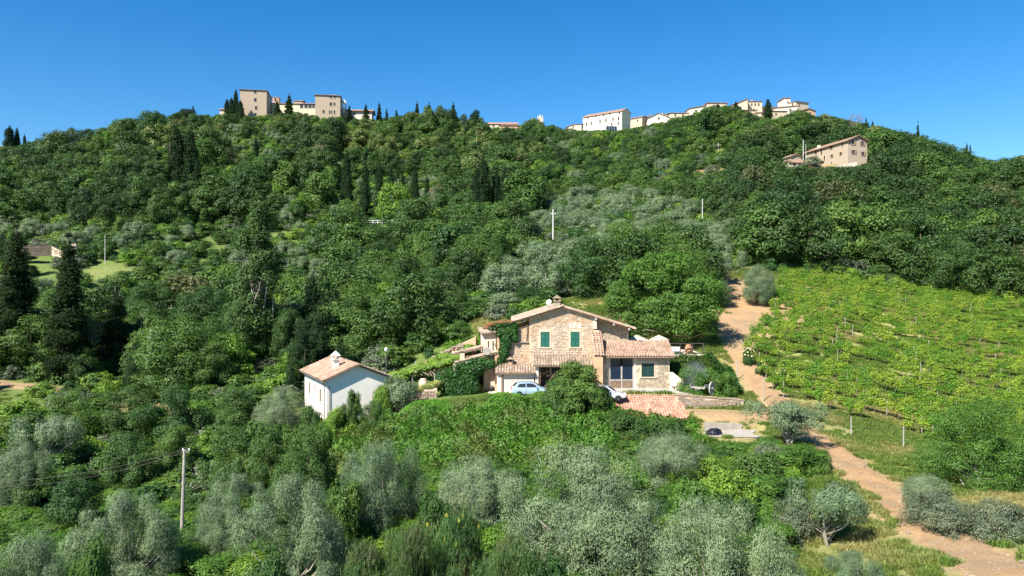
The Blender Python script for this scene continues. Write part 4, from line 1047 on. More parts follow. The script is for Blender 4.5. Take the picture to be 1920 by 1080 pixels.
M['metal'] = simple('painted_metal', (0.25, 0.25, 0.24), 0.5, 0.6, var=0.1, bump=0)
M['pipe'] = simple('copper_pipe', (0.17, 0.13, 0.10), 0.5, 0.4, var=0.15, bump=0)
M['rail'] = simple('dark_rail', (0.075, 0.06, 0.05), 0.6, var=0.1, bump=0)
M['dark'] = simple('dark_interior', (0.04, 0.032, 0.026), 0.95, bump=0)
M['dish'] = simple('dish_white', (0.75, 0.75, 0.73), 0.5, var=0.04, bump=0)
M['terra'] = simple('terracotta', (0.50, 0.24, 0.14), 0.8, var=0.2)
def glass(name, c=(0.02, 0.03, 0.04), r=0.08):
    t = NT(name); t.base(c).rough(r); t.b.inputs['Specular IOR Level'].default_value = 0.8; return t.m
M['glass'] = glass('window_glass', (0.015, 0.014, 0.013), 0.35)
M['glass_blue'] = glass('door_glass', (0.012, 0.022, 0.045), 0.12)
def carpaint(name, c, metal=0.3):
    t = NT(name); t.base(c).rough(0.32); t.b.inputs['Metallic'].default_value = metal
    t.b.inputs['Coat Weight'].default_value = 0.7; t.b.inputs['Coat Roughness'].default_value = 0.06; return t.m
M['paint_blue'] = carpaint('pale_blue_paint', (0.42, 0.53, 0.62))
M['paint_white'] = carpaint('silver_white_paint', (0.60, 0.63, 0.68))
M['paint_far'] = carpaint('mid_blue_paint', (0.10, 0.25, 0.45))
M['rubber'] = simple('rubber', (0.02, 0.02, 0.02), 0.8, bump=0)
M['alloy'] = simple('alloy', (0.45, 0.45, 0.46), 0.35, 0.8, var=0.05, bump=0)
M['redlamp'] = carpaint('red_lamp', (0.35, 0.01, 0.01), 0)
M['clearlamp'] = carpaint('clear_lamp', (0.7, 0.7, 0.7), 0)
M['canvas'] = simple('cream_canvas', (0.50, 0.42, 0.33), 0.9, var=0.06, bump=0.1)
M['tarp'] = simple('black_tarpaulin', (0.012, 0.013, 0.02), 0.3, var=0.2, bump=0.5, scale=2, bd=0.08)

def inside(x, z, poly): return inpoly(x, z, poly)
def rubble(poly, holes, seed, hrow=(0.15, 0.26), lrow=(0.2, 0.55), depth=0.05, skip=0.0):
    """individual stones over a wall outline in the local x-z plane, faces toward -y; each a chipped block"""
    rs = random.Random(seed); mb = MB()
    xs = [p[0] for p in poly]; zs = [p[1] for p in poly]; z = min(zs)
    while z < max(zs):
        h = rs.uniform(*hrow); x = min(xs) + rs.uniform(-0.3, 0)
        while x < max(xs):
            l = rs.uniform(*lrow); a0, a1, b0, b1 = x + 0.012, x + l - 0.012, z + 0.01, z + h - 0.01; x += l
            cs = [(a0, b0), (a1, b0), (a1, b1), (a0, b1)]
            if not all(inside(u, v, poly) for u, v in cs): continue
            if any(a1 > q[0] and a0 < q[1] and b1 > q[2] and b0 < q[3] for q in holes): continue
            if rs.random() < skip: continue
            d = depth * rs.uniform(0.35, 1.0); j = 0.018
            back = [(u + rs.uniform(-j, j), 0.02, v + rs.uniform(-j, j)) for u, v in cs]
            cx, cz = (a0 + a1) / 2, (b0 + b1) / 2
            fr = [(cx + (u - cx) * 0.84, -d * rs.uniform(.7, 1.1), cz + (v - cz) * 0.8) for u, _, v in back]
            mb.poly(back + fr, [(4, 5, 6, 7), (0, 1, 5, 4), (1, 2, 6, 5), (2, 3, 7, 6), (3, 0, 4, 7)])
        z += h
    return mb
def tiles(O, U, S, nu, ns, seed, pitch=0.26, course=0.38, rad=0.085, skew=0.0):
    """barrel tiles: O corner at the eave, U unit vector along the eave, S unit vector up the slope"""
    rs = random.Random(seed); mb = MB(); O = Vector(O); U = Vector(U).normalized(); S = Vector(S).normalized(); N = U.cross(S).normalized()
    if N.z < 0: N = -N
    for i in range(nu):
        for k in range(ns):
            c = O + U * (pitch * (i + 0.5) + rs.uniform(-.012, .012)) + S * (course * k + rs.uniform(-.02, .02))
            lift = 0.035 + rs.uniform(0, 0.018); tl = rs.uniform(-0.03, 0.03)
            pts = []
            for e, (r_, hh) in enumerate(((rad * 1.12, lift), (rad * 0.9, 0.0))):
                q = c + S * (course * 1.12 * e)
                for a in (0, 45, 90, 135, 180): pts.append(q + U * (math.cos(R(a)) * r_ + tl * e) + N * (math.sin(R(a)) * r_ * 0.95 + hh + 0.01))
            mb.poly(pts, [(j, j+1, j+6, j+5) for j in range(4)] + [(0, 4, 3, 2, 1)])
    # pan tiles between the covers
    for i in range(nu + 1):
        for k in range(ns):
            c = O + U * (pitch * i) + S * (course * k); w = pitch * 0.5
            mb.poly([c - U*w*0.6 + N*0.03, c + N*0.004, c + U*w*0.6 + N*0.03, c - U*w*0.6 + S*course*1.1 + N*0.012, c + S*course*1.1 - N*0.012, c + U*w*0.6 + S*course*1.1 + N*0.012], [(0, 1, 4, 3), (1, 2, 5, 4)])
    return mb

# ------------------------------------------------------------------ windows (shared meshes)
_wc = {}
def shared(key, fn):
    if key not in _wc: _wc[key] = fn()
    return _wc[key]
def wall_mat(side, LR=0, LL=0):
    """local frame of a wall: x along it, outward normal -y"""
    if side == 'R': return Matrix.Identity(4)
    if side == 'L': return Matrix(((0, 1, 0, 0), (-1, 0, 0, 0), (0, 0, 1, 0), (0, 0, 0, 1))) @ Matrix.Identity(4)
def window(parent, side, a, z, w, h, style='open', LL=0.0):
    """a: distance along the wall from its left end (R: from the near corner, L: from the near corner backwards)"""
    if side == 'R': rot, loc = 0.0, (a, 0, z)
    else: rot, loc = -math.pi / 2, (0, a, z)
    fr = shared(('f', round(w, 2), round(h, 2), style in ('far',)), lambda: MB().box(-w/2 - .1, -w/2, -.07, .02, 0, h).box(w/2, w/2 + .1, -.07, .02, 0, h).box(-w/2 - .1, w/2 + .1, -.07, .02, h, h + .1).box(-w/2 - .14, w/2 + .14, -.12, .02, -.1, -0.001).mesh('window_frame', M['farcream']))
    pn = shared(('p', round(w, 2), round(h, 2)), lambda: MB().box(-w/2, w/2, -.012, .02, 0, h).mesh('pane', M['glass']))
    o = link('window', fr, parent, loc, (0, 0, rot)); link('pane', pn, o)
    if style == 'shutters':
        sh = shared(('s', round(w, 2), round(h, 2)), lambda: MB().box(0, w * .5, -.04, 0, 0, h).mesh('shutter', M['wood']))
        link('shutter', sh, o, (w/2 + .02, -.06, 0), (0, 0, R(-12))); link('shutter', sh, o, (-w/2 - .02 - w*.5, -.06, 0), (0, 0, R(5)))
    return o

def slab(pts, th=0.18):
    """roof panel from its top outline, thickened downward"""
    n = len(pts); a = [Vector(p) for p in pts]; b = [p - Vector((0, 0, th)) for p in a]
    return a + b, [tuple(range(n)), tuple(range(2*n-1, n-1, -1))] + [(i, i+n, (i+1) % n + n, (i+1) % n) for i in range(n)]
def far_house(name, label, pxL, pxN, pxR, yt, yb, d, th, mat, roof='gable_x', cat='building', rise=None, o_=0.45, wins=(), group=None, minL=6.0, rmat=None, chim=0, LL=None, LR=None, extra=0.0):
    """walls from the near corner: right wall spans pxN..pxR, left wall spans pxL..pxN receding"""
    x0 = (pxN - 960) / F * d; c, s = math.cos(R(th)), math.sin(R(th))
    uR = (pxR - 960) / F; uL = (pxL - 960) / F
    if LR is None: LR = max(1.5, (uR * d - x0) / (c - uR * s))
    if LL is None: LL = (x0 - uL * d) / (s + uL * c) if abs(pxL - pxN) > 1 else minL
    if not (1.0 < LL < 80): LL = minL
    zt = CZ - (yt - 540) / F * d; zb = CZ - (yb - 540) / F * d
    H = zt - zb
    e = empty(name, (x0, d, zb), R(th), label, cat, group)
    MB().box(0, LR, 0, LL, -4 - extra, H).build('wall', mat, e)
    rm = rmat or M['far_tile']; rb = MB(); o = o_
    if roof == 'gable_x':     # ridge along x
        r = rise if rise is not None else LL * 0.16
        for q, (ya, yb_, ym) in enumerate(((-o, LL/2, 1), (LL + o, LL/2, -1))):
            k = r * o / (LL/2)
            rb.poly(*slab([(-o, ya, H - k + .18), (LR + o, ya, H - k + .18), (LR + o, yb_, H + r + .18), (-o, yb_, H + r + .18)] if q == 0 else [(-o, yb_, H + r + .18), (LR + o, yb_, H + r + .18), (LR + o, ya, H - k + .18), (-o, ya, H - k + .18)]))
        MB().prism([(0, H), (LL, H), (LL/2, H + r)], 0, LR, 'x').build('gable', mat, e)
    elif roof == 'gable_y':   # ridge along y, gable over the right wall
        r = rise if rise is not None else LR * 0.16; k = r * o / (LR/2)
        rb.poly(*slab([(-o, -o, H - k + .18), (LR/2, -o, H + r + .18), (LR/2, LL + o, H + r + .18), (-o, LL + o, H - k + .18)]))
        rb.poly(*slab([(LR/2, -o, H + r + .18), (LR + o, -o, H - k + .18), (LR + o, LL + o, H - k + .18), (LR/2, LL + o, H + r + .18)]))
        MB().prism([(0, H), (LR, H), (LR/2, H + r)], 0, LL, 'y').build('gable', mat, e)
    elif roof == 'hip':
        r = rise if rise is not None else min(LR, LL) * 0.13
        m = min(LR, LL) / 2
        A = [(-o, -o, H), (LR + o, -o, H), (LR + o, LL + o, H), (-o, LL + o, H)]
        T = [(m, m, H + r), (max(LR - m, m), m, H + r), (max(LR - m, m), max(LL - m, m), H + r), (m, max(LL - m, m), H + r)]
        pts = [(x, y, z) for x, y, z in A] + [(x, y, z + .16) for x, y, z in A] + [(x, y, z + .16) for x, y, z in T]
        rb.poly(pts, [(3, 2, 1, 0)] + [(i, (i+1) % 4, (i+1) % 4 + 4, i + 4) for i in range(4)] + [(i+4, (i+1) % 4 + 4, (i+1) % 4 + 8, i + 8) for i in range(4)] + [(8, 9, 10, 11)])
    elif roof == 'shed_x':    # falls toward the left (low at x=0)
        r = rise or 1.5
        rb.poly(*slab([(-o, -o, H + .18), (LR + o, -o, H + r + .18), (LR + o, LL + o, H + r + .18), (-o, LL + o, H + .18)]))
        MB().prism([(0, H), (LR, H), (LR, H + r)], 0, LL, 'y').build('gable', mat, e)
    elif roof == 'flat':
        rb.box(-o, LR + o, -o, LL + o, H, H + 0.25)
    rb.build('roof', rm, e)
    rs = random.Random(int(pxN))
    for q in range(chim):
        x, y = rs.uniform(0.3, LR - .6), rs.uniform(1, LL - 1)
        z = H + (rise or 1.0) * 0.6
        ch = MB().box(x, x + .6, y, y + .6, H, z + 1.1).build('chimney', mat, e); MB().box(x - .1, x + .7, y - .1, y + .7, z + 1.1, z + 1.25).build('chimney_cap', rm, ch)
    for wv in wins:
        side, f, py, w, h = wv[:5]; st_ = wv[5] if len(wv) > 5 else 'plain'
        a = f * (LR if side == 'R' else LL)
        dd = d + (s * a if side == 'R' else c * a)
        z = (CZ - (py - 540) / F * dd) - zb
        window(e, side, a, z - h/2, w, h, st_)
    return e, LR, LL, H

# ------------------------------------------------------------------ monastery on the left crest
W = 1.1
far_house('monastery_block', 'tall stone monastery block with four stacked windows, left one of the two', 450, 450, 500, 168, 228, 350, 10, M['farstone'], 'hip', wins=[('R', .57, 172, 1.1, 1.5), ('R', .57, 187, 1.2, 1.6), ('R', .6, 202, 1.1, 1.5), ('R', .57, 215, 1.2, 1.7)], minL=17, extra=6)
far_house('monastery_block', 'stone monastery block with paired windows, right one of the two', 591, 591, 638, 178, 222, 346, 10, M['farstone'], 'hip', wins=[('R', .62, 181, 1.1, 1.4), ('R', .78, 181, .8, 1.4), ('R', .62, 195, 1.1, 1.5), ('R', .76, 195, .8, 1.5), ('R', .33, 209, .9, 1.5), ('R', .56, 210, .6, 1.5), ('R', .64, 210, .6, 1.5), ('R', .76, 210, .7, 1.6)], minL=14, extra=6)
far_house('monastery_wing', 'long low yellow monastery wing with a row of windows between the two blocks', 509, 509, 592, 194, 226, 366, 2, M['faryellow'], 'gable_x', rise=1.2, wins=[('R', .68, 199, 1.6, 1.8), ('R', .78, 199, 1.6, 1.8), ('R', .87, 199, 1.6, 1.8), ('R', .95, 199, 1.2, 1.8)], minL=9, extra=5)
far_house('monastery_tower', 'small brick lookout with an arched opening behind the tall monastery block', 511, 511, 523, 183, 200, 372, 4, M['farbrick'], 'flat', minL=3, o_=0.15, wins=[('R', .45, 187, 1.0, 1.6)])
far_house('monastery_attic', 'small raised attic with pale walls over the yellow monastery wing', 551, 551, 567, 189, 199, 376, 2, M['farcream'], 'gable_x', rise=.7, minL=5)
e_ = far_house('monastery_wing', 'low dark roofed monastery wing with white wall right of the right block', 638, 638, 697, 207, 226, 355, 4, M['farwhite'], 'gable_x', rise=1.3, o_=0.9, wins=[('R', .3, 213, 1.2, 1.2), ('R', .45, 213, 1.4, 1.0)], minL=8, extra=5)
far_house('gatehouse', 'small pale house with dark eave at the left end of the monastery', 412, 412, 425, 205, 222, 348, 8, M['farcream'], 'gable_x', rise=.9, minL=6, extra=4)
bt = empty('bell_gable', at(641, 352, 204), 0, 'slender white bell gable with open arch above the low monastery wing', 'bell gable')
MB().box(0, .5, 0, .7, -2, 2.9).build('pillar', M['farwhite'], bt); MB().box(1.4, 1.9, 0, .7, -2, 2.9).build('pillar', M['farwhite'], bt)
MB().prism([(0, 2.9), (.5, 2.9), (.7, 3.3), (.95, 3.42), (1.2, 3.3), (1.4, 2.9), (1.9, 2.9), (1.9, 3.6), (.95, 4.4), (0, 3.6)], 0.0, .7).build('arch', M['farwhite'], bt)
MB().lathe([(.02, 2.9), (.16, 2.85), (.2, 2.5), (.32, 2.3)], 8, (.95, .35, 0)).build('bell', M['pipe'], bt)
MB().box(0, 1.9, 0.001, .699, -2, 0.6).build('sill', M['farwhite'], bt)
# house on the saddle, church top, far left house
far_house('village_house', 'house with reddish tiled roof alone on the saddle of the skyline', 914, 914, 970, 232, 246, 402, 0, M['farcream'], 'gable_x', rise=1.2, wins=[('R', .2, 235, 1, 1.2), ('R', .4, 235, 1, 1.2)], minL=8, rmat=M['terra'], chim=2, extra=6)
far_house('village_house', 'small brick house touching the one with the reddish roof on the saddle', 940, 940, 972, 235, 247, 396, 0, M['farbrick'], 'gable_x', rise=.8, minL=6, extra=6)
ch = empty('church_spire', at(1008, 440, 226), 0, 'little pinnacled top of a church rising behind the trees of the saddle', 'spire')
MB().box(0, 3.2, 0, 3.2, -8, 1.4).build('belfry', M['farcream'], ch)
for x in (0.05, 2.65): MB().lathe([(.32, 1.4), (.3, 2.2), (.02, 3.2)], 6, (x + .25, .4, 0)).build('pinnacle', M['farcream'], ch)
MB().lathe([(.8, 1.4), (.75, 2.2), (.03, 3.9)], 8, (1.6, 1.6, 0)).build('cap', M['farcream'], ch)
far_house('village_house', 'low house with dark roof cut by the left edge on the skyline', -18, -18, 12, 275, 288, 330, -3, M['farbrick'], 'gable_x', rise=.8, minL=7, extra=3)
# ------------------------------------------------------------------ hill town
T = [
 ('low cream house with sloping roof at the left end of the hill town', 1060, 1090, 1094, 233, 252, 424, 40, 'farcream', 'gable_x', .8, [('L', .5, 238, 1, 1.3)], 0),
 ('long house with reddish roof behind the low cream house of the hill town', 1093, 1203, 1225, 222, 240, 446, 52, 'fartan', 'gable_y', 1.2, [('L', .2, 226, .9, 1.2)], 1),
 ('narrow tan house right of the long white building of the hill town', 1183, 1204, 1214, 219, 240, 436, 48, 'fartan', 'gable_y', 1.0, [('L', .4, 226, .9, 1.2)], 0),
 ('tan house with two roofs left of the white gabled house in the hill town', 1204, 1254, 1262, 213, 230, 446, 52, 'farcream', 'gable_y', .8, [('L', .3, 219, .9, 1.2), ('L', .7, 217, .9, 1.2)], 2),
 ('white gabled house in front in the middle of the hill town', 1214, 1214, 1256, 222, 238, 428, -6, 'farwhite', 'gable_y', 2.8, [('R', .5, 222, 1, 1.2)], 0),
 ('long cream house with tiled eave in the middle of the hill town', 1256, 1256, 1297, 212, 230, 434, -3, 'farcream', 'gable_x', .8, [('R', .25, 216, .9, 1.2), ('R', .6, 216, .9, 1.2)], 0),
 ('cream house with terrace below the flat roofed one in the hill town', 1294, 1294, 1330, 203, 224, 432, 4, 'farwhite', 'shed_x', 2.0, [('R', .3, 208, 1, 1.3), ('R', .7, 206, 1, 1.3)], 0),
 ('flat roofed pale house with twin chimneys in the hill town', 1327, 1327, 1363, 193, 214, 430, 3, 'farcream', 'flat', .4, [('R', .3, 199, .9, 1.3), ('R', .6, 199, .9, 1.3)], 2),
 ('high cream house with long roof falling left, centre of the upper hill town', 1368, 1368, 1402, 199, 226, 420, 2, 'farcream', 'shed_x', 4.4, [('R', .35, 204, .9, 1.4), ('R', .6, 202, .9, 1.4), ('R', .8, 210, .9, 1.4)], 0),
 ('tan house with three small windows beside the high cream house in the hill town', 1403, 1403, 1429, 190, 226, 424, 2, 'farcream', 'hip', .6, [('R', .25, 196, .8, 1.4), ('R', .5, 196, .8, 1.4), ('R', .75, 196, .8, 1.4), ('R', .4, 206, .8, 1.4)], 1),
 ('small brown house under the trees beside the dark cypress of the hill town', 1380, 1380, 1420, 206, 230, 412, 2, 'fartan', 'gable_x', .7, [('R', .6, 211, .9, 1.2)], 0),
 ('pale house just left of the dark cypress in the hill town', 1421, 1421, 1438, 211, 230, 408, 2, 'farcream', 'gable_x', .7, [('R', .5, 215, .9, 1.2)], 0),
 ('grey stone house with wide eave right of the dark cypress in the hill town', 1446, 1446, 1476, 208, 232, 402, 3, 'fartan', 'gable_x', .9, [('R', .3, 214, .9, 1.2), ('R', .65, 222, .9, 1.2)], 0),
 ('white house with sloping roof below the tower of the hill town', 1453, 1453, 1494, 202, 226, 410, 3, 'farwhite', 'shed_x', 1.2, [('R', .7, 206, .9, 1.2)], 0),
 ('square white tower house, tallest of the hill town', 1470, 1470, 1482, 184, 212, 418, 2, 'farwhite', 'flat', .3, [('R', .6, 192, .8, 1.2)], 0),
 ('big pale house with dark overhanging roof at the right end of the hill town', 1481, 1492, 1516, 190, 222, 414, 25, 'farcream', 'hip', .7, [('R', .25, 197, 1, 1.5), ('L', .5, 196, 1, 1.6)], 0),
 ('brick house with mono pitched roof, last of the hill town on the right', 1503, 1504, 1529, 207, 230, 402, 14, 'farbrick', 'gable_y', 1.2, [('R', .6, 212, .8, 1.2)], 0),
 ('pale low house peeking out at the left of the dark cypress of the hill town', 1429, 1429, 1452, 200, 220, 428, 3, 'farcream', 'gable_x', .7, [('R', .2, 204, .8, 1.2)], 0),
]
for lb, a, b, c_, yt, yb, d, th, m, rf, rise, wn_, cm in T:
    far_house('town_house', lb, a, b, c_, yt, yb, d, th, M[m], rf, rise=rise, wins=wn_, chim=cm, group='houses of the hill town', minL=9, extra=6)
wl_ = [('L', f, py, .9, 1.4) for f, py in [(.06, 211.5), (.3, 212.5), (.46, 215), (.66, 217), (.86, 220)]] + [('L', f, py, .9, 1.9) for f, py in [(.08, 222), (.22, 223), (.4, 225), (.55, 228), (.78, 231), (.9, 233)]] + [('L', f, py, .9, 1.7) for f, py in [(.09, 231), (.25, 233)]]
e, LR_, LL_, H_ = far_house('town_house', 'long white building with rows of tall windows at the left of the hill town', 1093, 1166, 1182, 208, 244, 425, 51, M['farwhite'], 'gable_y', rise=2.2, wins=wl_, group='houses of the hill town', extra=6)
g = empty('conservatory', at(1137, 426, 243), R(8), 'blue glazed veranda at the foot of the long white building', 'veranda')
MB().box(0, 7.6, 0, 2.5, -1, 1.9).build('glazing', M['glass_blue'], g); MB().box(-.1, 7.7, -.1, 2.6, 1.9, 2.05).build('roof', M['metal'], g)
for i in range(6): MB().box(i*1.5, i*1.5 + .1, -.06, -.005, 0, 1.9).build('glazing_bar', M['dish'], g)
an = empty('antenna_mast', at(1456, 412, 204), 0, 'tall aerial mast standing on a hill town roof left of the tower house', 'antenna')
MB().tube([(0, 0, -2), (0, 0, 7.2)], .07, 5).build('pole', M['metal'], an); MB().tube([(-.9, 0, 6.4), (.9, 0, 6.4)], .05, 4).tube([(-.6, 0, 5.6), (.6, 0, 5.6)], .05, 4).tube([(-.5, 0, 7.0), (.5, 0, 7.0)], .05, 4).build('aerial', M['metal'], an)
# ------------------------------------------------------------------ stone farmhouse on the right
e, LR_, LL_, H_ = far_house('stone_farmhouse', 'large three storey stone farmhouse standing alone on the right slope', 1510, 1590, 1626, 263, 316, 236, 12.4, M['farstone'], 'gable_y', rise=1.5, o_=.6, extra=3, chim=0,
  wins=[('R', .25, 267, .9, 1.5, 'shutters'), ('R', .75, 269, .9, 1.5, 'shutters'), ('R', .28, 285, .9, 1.3, 'shutters'), ('R', .78, 288, .8, 1.3, 'shutters'),
        ('L', .12, 270, .7, 1.7), ('L', .38, 276.5, .9, 1.3, 'shutters'), ('L', .60, 284, .8, 1.9), ('L', .74, 285, .9, 1.3, 'shutters'), ('L', .16, 288, .8, 1.0, 'shutters'), ('L', .36, 292.5, .8, 1.0, 'shutters'), ('L', .53, 296, .8, 1.4), ('L', .36, 306, .6, 1.0)])
MB().box(-1.2, -.01, LL_*.53, LL_*.72, 4.3, 4.45).build('balcony', M['concrete'], e)
MB().box(.8, 1.5, LL_*.72, LL_*.72 + .8, H_ - .2, H_ + 1.5).build('chimney', M['farwhite'], e)
MB().prism([(0, 0), (-.01, 1.3), (.5, 1.9), (1.1, 2.0), (1.7, 1.7), (2.0, 1.2), (2.0, 0)], -.06, .01, 'y').build('arch', M['dark'], e, loc=(0, LL_*.26, 0), rot=(0, 0, R(-90)))
far_house('garden_wall', 'pale plastered wall sloping down in front of the stone farmhouse', 1564, 1564, 1607, 313, 330, 231, 9, M['farwhite'], 'shed_x', rise=1.6, o_=0.02, minL=.4, cat='wall', rmat=M['farwhite'])
far_house('stone_hut', 'small stone hut with tiled lean to left of the stone farmhouse', 1469, 1483, 1503, 293, 316, 240, 16, M['farstone'], 'gable_y', rise=.8, wins=[('L', .5, 297, .6, .9)], minL=4, extra=2)
far_house('shed', 'low tiled porch with pale pillars in front of the small stone hut', 1476, 1480, 1506, 303, 314, 236, 10, M['farcream'], 'gable_x', rise=.5, minL=3, wins=[('R', .35, 308, .8, 1.3), ('R', .75, 307, .8, 1.3)], extra=2)
# ruined walls in the wood on the left
def stone_wall(name, label, A, B, h, th=0.5, mat='stone_dry', hrow=(.18, .32), lrow=(.25, .6), seed=1, hB=None, cap=True):
    A = Vector(A); B = Vector(B); L = (B - A).to_2d().length; ang = math.atan2(B.y - A.y, B.x - A.x); e = empty(name, A, ang, label, 'wall'); e['kind'] = 'thing'
    hB = hB or h; dz = B.z - A.z
    MB().prism([(0, -.6), (L, dz - .6), (L, dz + hB), (0, h)], 0.01, th, 'y').build('core', M['stone_shaded' if mat == 'stone_shaded' else 'mortar'], e)
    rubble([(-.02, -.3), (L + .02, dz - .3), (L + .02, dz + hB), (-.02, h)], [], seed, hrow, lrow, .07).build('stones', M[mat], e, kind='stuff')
    rr = random.Random(seed); x = -.05; cb = MB()
    while cap and x < L:
        l = rr.uniform(.35, .7); z = h + (dz + hB - h) * min(1, x / L); cb.box(x, min(x + l - .02, L + .05), -.06, th + .04, z, z + rr.uniform(.07, .12), .012, rr); x += l
    if cap: cb.build('coping', M[mat], e, kind='stuff')
    return e
def qq(px, py, d): 
    p = at(px, d, py); return p
stone_wall('old_wall', 'old stone wall, shade painted into its dark colour, behind the two conifers at the left', qq(-30, 478, 168), qq(97, 474, 168), 1.7, .8, 'stone_shaded', hrow=(.35, .5), lrow=(.4, 1.0), seed=4)
stone_wall('buttress_wall', 'sunlit broken stone wall end between the two conifers', qq(97, 475, 166), qq(118, 478, 164), 1.5, .8, hrow=(.35, .5), lrow=(.4, 1.0), seed=5, hB=.6)
stone_wall('wall_pier', 'small sunlit stone pier right of the broken wall end', qq(134, 470, 165), qq(142, 468, 165), 1.4, .8, hrow=(.35, .5), lrow=(.4, .8), seed=6)
# ------------------------------------------------------------------ the farmhouse
def paving():
    xs = np.linspace(-2.5, 18.2, 70); V = []; n = 12
    for x in xs:
        yf = 75.3 + 0.25 * math.sin(x * 0.7) - 0.25 ; yb = 80.5 if x < 2 else 79.0
        for k in range(n):
            y = yf + (yb - yf) * k / (n - 1); V.append((x, y, gz(x, y) + (0.05 if 0 < k else -0.1)))
    idx = np.arange(len(V)).reshape(len(xs), n)
    Q = np.stack([idx[:-1, :-1], idx[1:, :-1], idx[1:, 1:], idx[:-1, 1:]], -1).reshape(-1, 4)
    o = link('courtyard', quadmesh('courtyard', np.array(V), Q, M['paving'])); o['kind'] = 'structure'
paving()
H0 = (0, 80, 0)
fh = empty('farmhouse', H0, 0, 'stone farmhouse with green shutters, low gable roof and tiled lean tos in the middle', 'farmhouse')
xl, xr, xa, za = 1.85, 8.6, 5.37, 9.15      # main gable wall
def zroof(x): return za - 0.305 * abs(x - xa)
face = [(xl, 0), (xr, 0), (xr, zroof(xr)), (xa, za), (xl, zroof(xl))]
MB().prism(face, 0.0, 12.5).build('wall', M['mortar'], fh)
ZW0, ZW1 = 4.98, 6.58
shx = [(3.02, 3.96), (6.18, 7.12)]
holes = [(a - .16, b + .16, ZW0 - .2, ZW1 + .22) for a, b in shx] + [(2.0, 8.4, 3.0, 4.2)]
rubble([(xl + .02, .2), (xr - .02, .2), (xr - .02, zroof(xr) - .12), (xa, za - .12), (xl + .02, zroof(xl) - .12)], holes, 3, (.13, .24), (.17, .46), .05, skip=.05).build('stones', M['stone'], fh, kind='stuff')
# right recessed wing
rw = [(xr, 0), (12.4, 0), (12.4, zroof(12.4)), (xr, zroof(xr))]
MB().prism([(xr + .002, 0), (12.4, 0), (12.4, zroof(12.4) - .01), (xr + .002, zroof(xr) - .01)], 0.75, 12.3).build('wing_wall', M['mortar'], fh)
w_ = rubble([(xr + .1, 3), (12.4, 3), (12.4, zroof(12.4) - .1), (xr + .1, zroof(xr) - .1)], [], 8, (.14, .25), (.2, .5), .05); w_.build('wing_stones', M['stone_dull'], fh, kind='stuff', loc=(0, .75, 0))
# left wing, lower, under creeper
MB().prism([(-1.56, 0), (xl - .002, 0), (xl - .002, 7.35), (.2, 6.9), (-1.56, 6.75)], 0.05, 9).build('left_wall', M['mortar_orange'], fh)
rubble([(-1.5, .2), (xl - .03, .2), (xl - .03, 7.2), (.2, 6.75), (-1.5, 6.6)], [(-1.4, xl, 0, 3.1)], 9, (.12, .22), (.17, .4), .045, skip=.05).build('left_stones', M['stone'], fh, kind='stuff', loc=(0, .05, 0))
# long gable roof of two slopes: boards, beams and tiles
def slope_pts(x0, x1, lift): return [(x0, zroof(x0) + lift), (x1, zroof(x1) + lift), (x1, zroof(x1) + lift + .1), (x0, zroof(x0) + lift + .1)]
ov = -0.32
MB().prism(slope_pts(-.0, xa, .0), ov, 13).build('roof_deck', M['wood'], fh)
MB().prism(slope_pts(xa, 12.95, .0), ov, 13).build('roof_deck', M['wood'], fh)
u1 = Vector((1, 0, .305)).normalized(); u2 = Vector((-1, 0, .305)).normalized()
L1 = (xa - 0) / u1.x; L2 = (12.95 - xa) / abs(u2.x)
tiles((-.06, 13, zroof(0) + .12), (0, -1, 0), u1, 52, int(L1 / .38) + 1, 11).build('roof_tiles', M['tile_old'], fh, kind='stuff')
tiles((13.0, ov, zroof(13.0) + .12), (0, 1, 0), u2, 52, int(L2 / .38) + 1, 12).build('roof_tiles', M['tile_old'], fh, kind='stuff')
mb = MB(); rr = random.Random(2)
for k in range(24): mb.tube([(xa, ov - .05 + k*.55, za + .2), (xa, ov + .53 + k*.55, za + .2)], [.14, .11], 8)
mb.build('ridge_tiles', M['tile_old'], fh)
for xv in (1.2, xa - .12, 8.72, 10.6, 12.2):
    yb = 0.05 if xv < 8.65 else .8
    MB().box(xv, xv + .2, ov - .02, yb, zroof(xv + .1) - .24, zroof(xv + .1) - .03).build('beam', M['wood_pale'], fh)
for a, b in ((-.05, xa), (13.0, xa)):   # pale verge tiles along the rake
    d_ = 1 if b > a else -1; mb = MB(); n_ = int(abs(b - a) / .4)
    for k in range(n_):
        xa_, xb_ = a + d_ * k * .4, a + d_ * (k + 1.12) * .4
        mb.tube([(xa_, ov - .02, zroof(xa_) + .09), (xb_, ov - .02, zroof(xb_) + .06)], [.1, .085], 7)
    mb.build('verge_tiles', M['tile'], fh, kind='stuff')
# gutters and downpipes
MB().tube([(-.1, ov, zroof(0) - .08), (-.1, 12.9, zroof(0) - .08)], .08, 8).build('gutter', M['pipe'], fh)
MB().tube([(-.08, ov + .2, zroof(0) - .1), (1.55, -.1, 7.45), (1.62, -.1, 7.2), (1.55, -.08, 5.6)], .05, 6).build('downpipe', M['pipe'], fh)
MB().tube([(13.05, ov, zroof(13.) - .08), (13.05, 12.9, zroof(13.) - .08)], .08, 8).build('gutter', M['pipe'], fh)
MB().box(-.3, 1.72, -.12, .06, 5.45, 5.58).build('ledge', M['tile_old'], fh)
MB().box(xr - .02, xr + .32, -.06, .74, 6.9, zroof(xr) - .03).build('corner_pier', M['pinkcream'], fh)
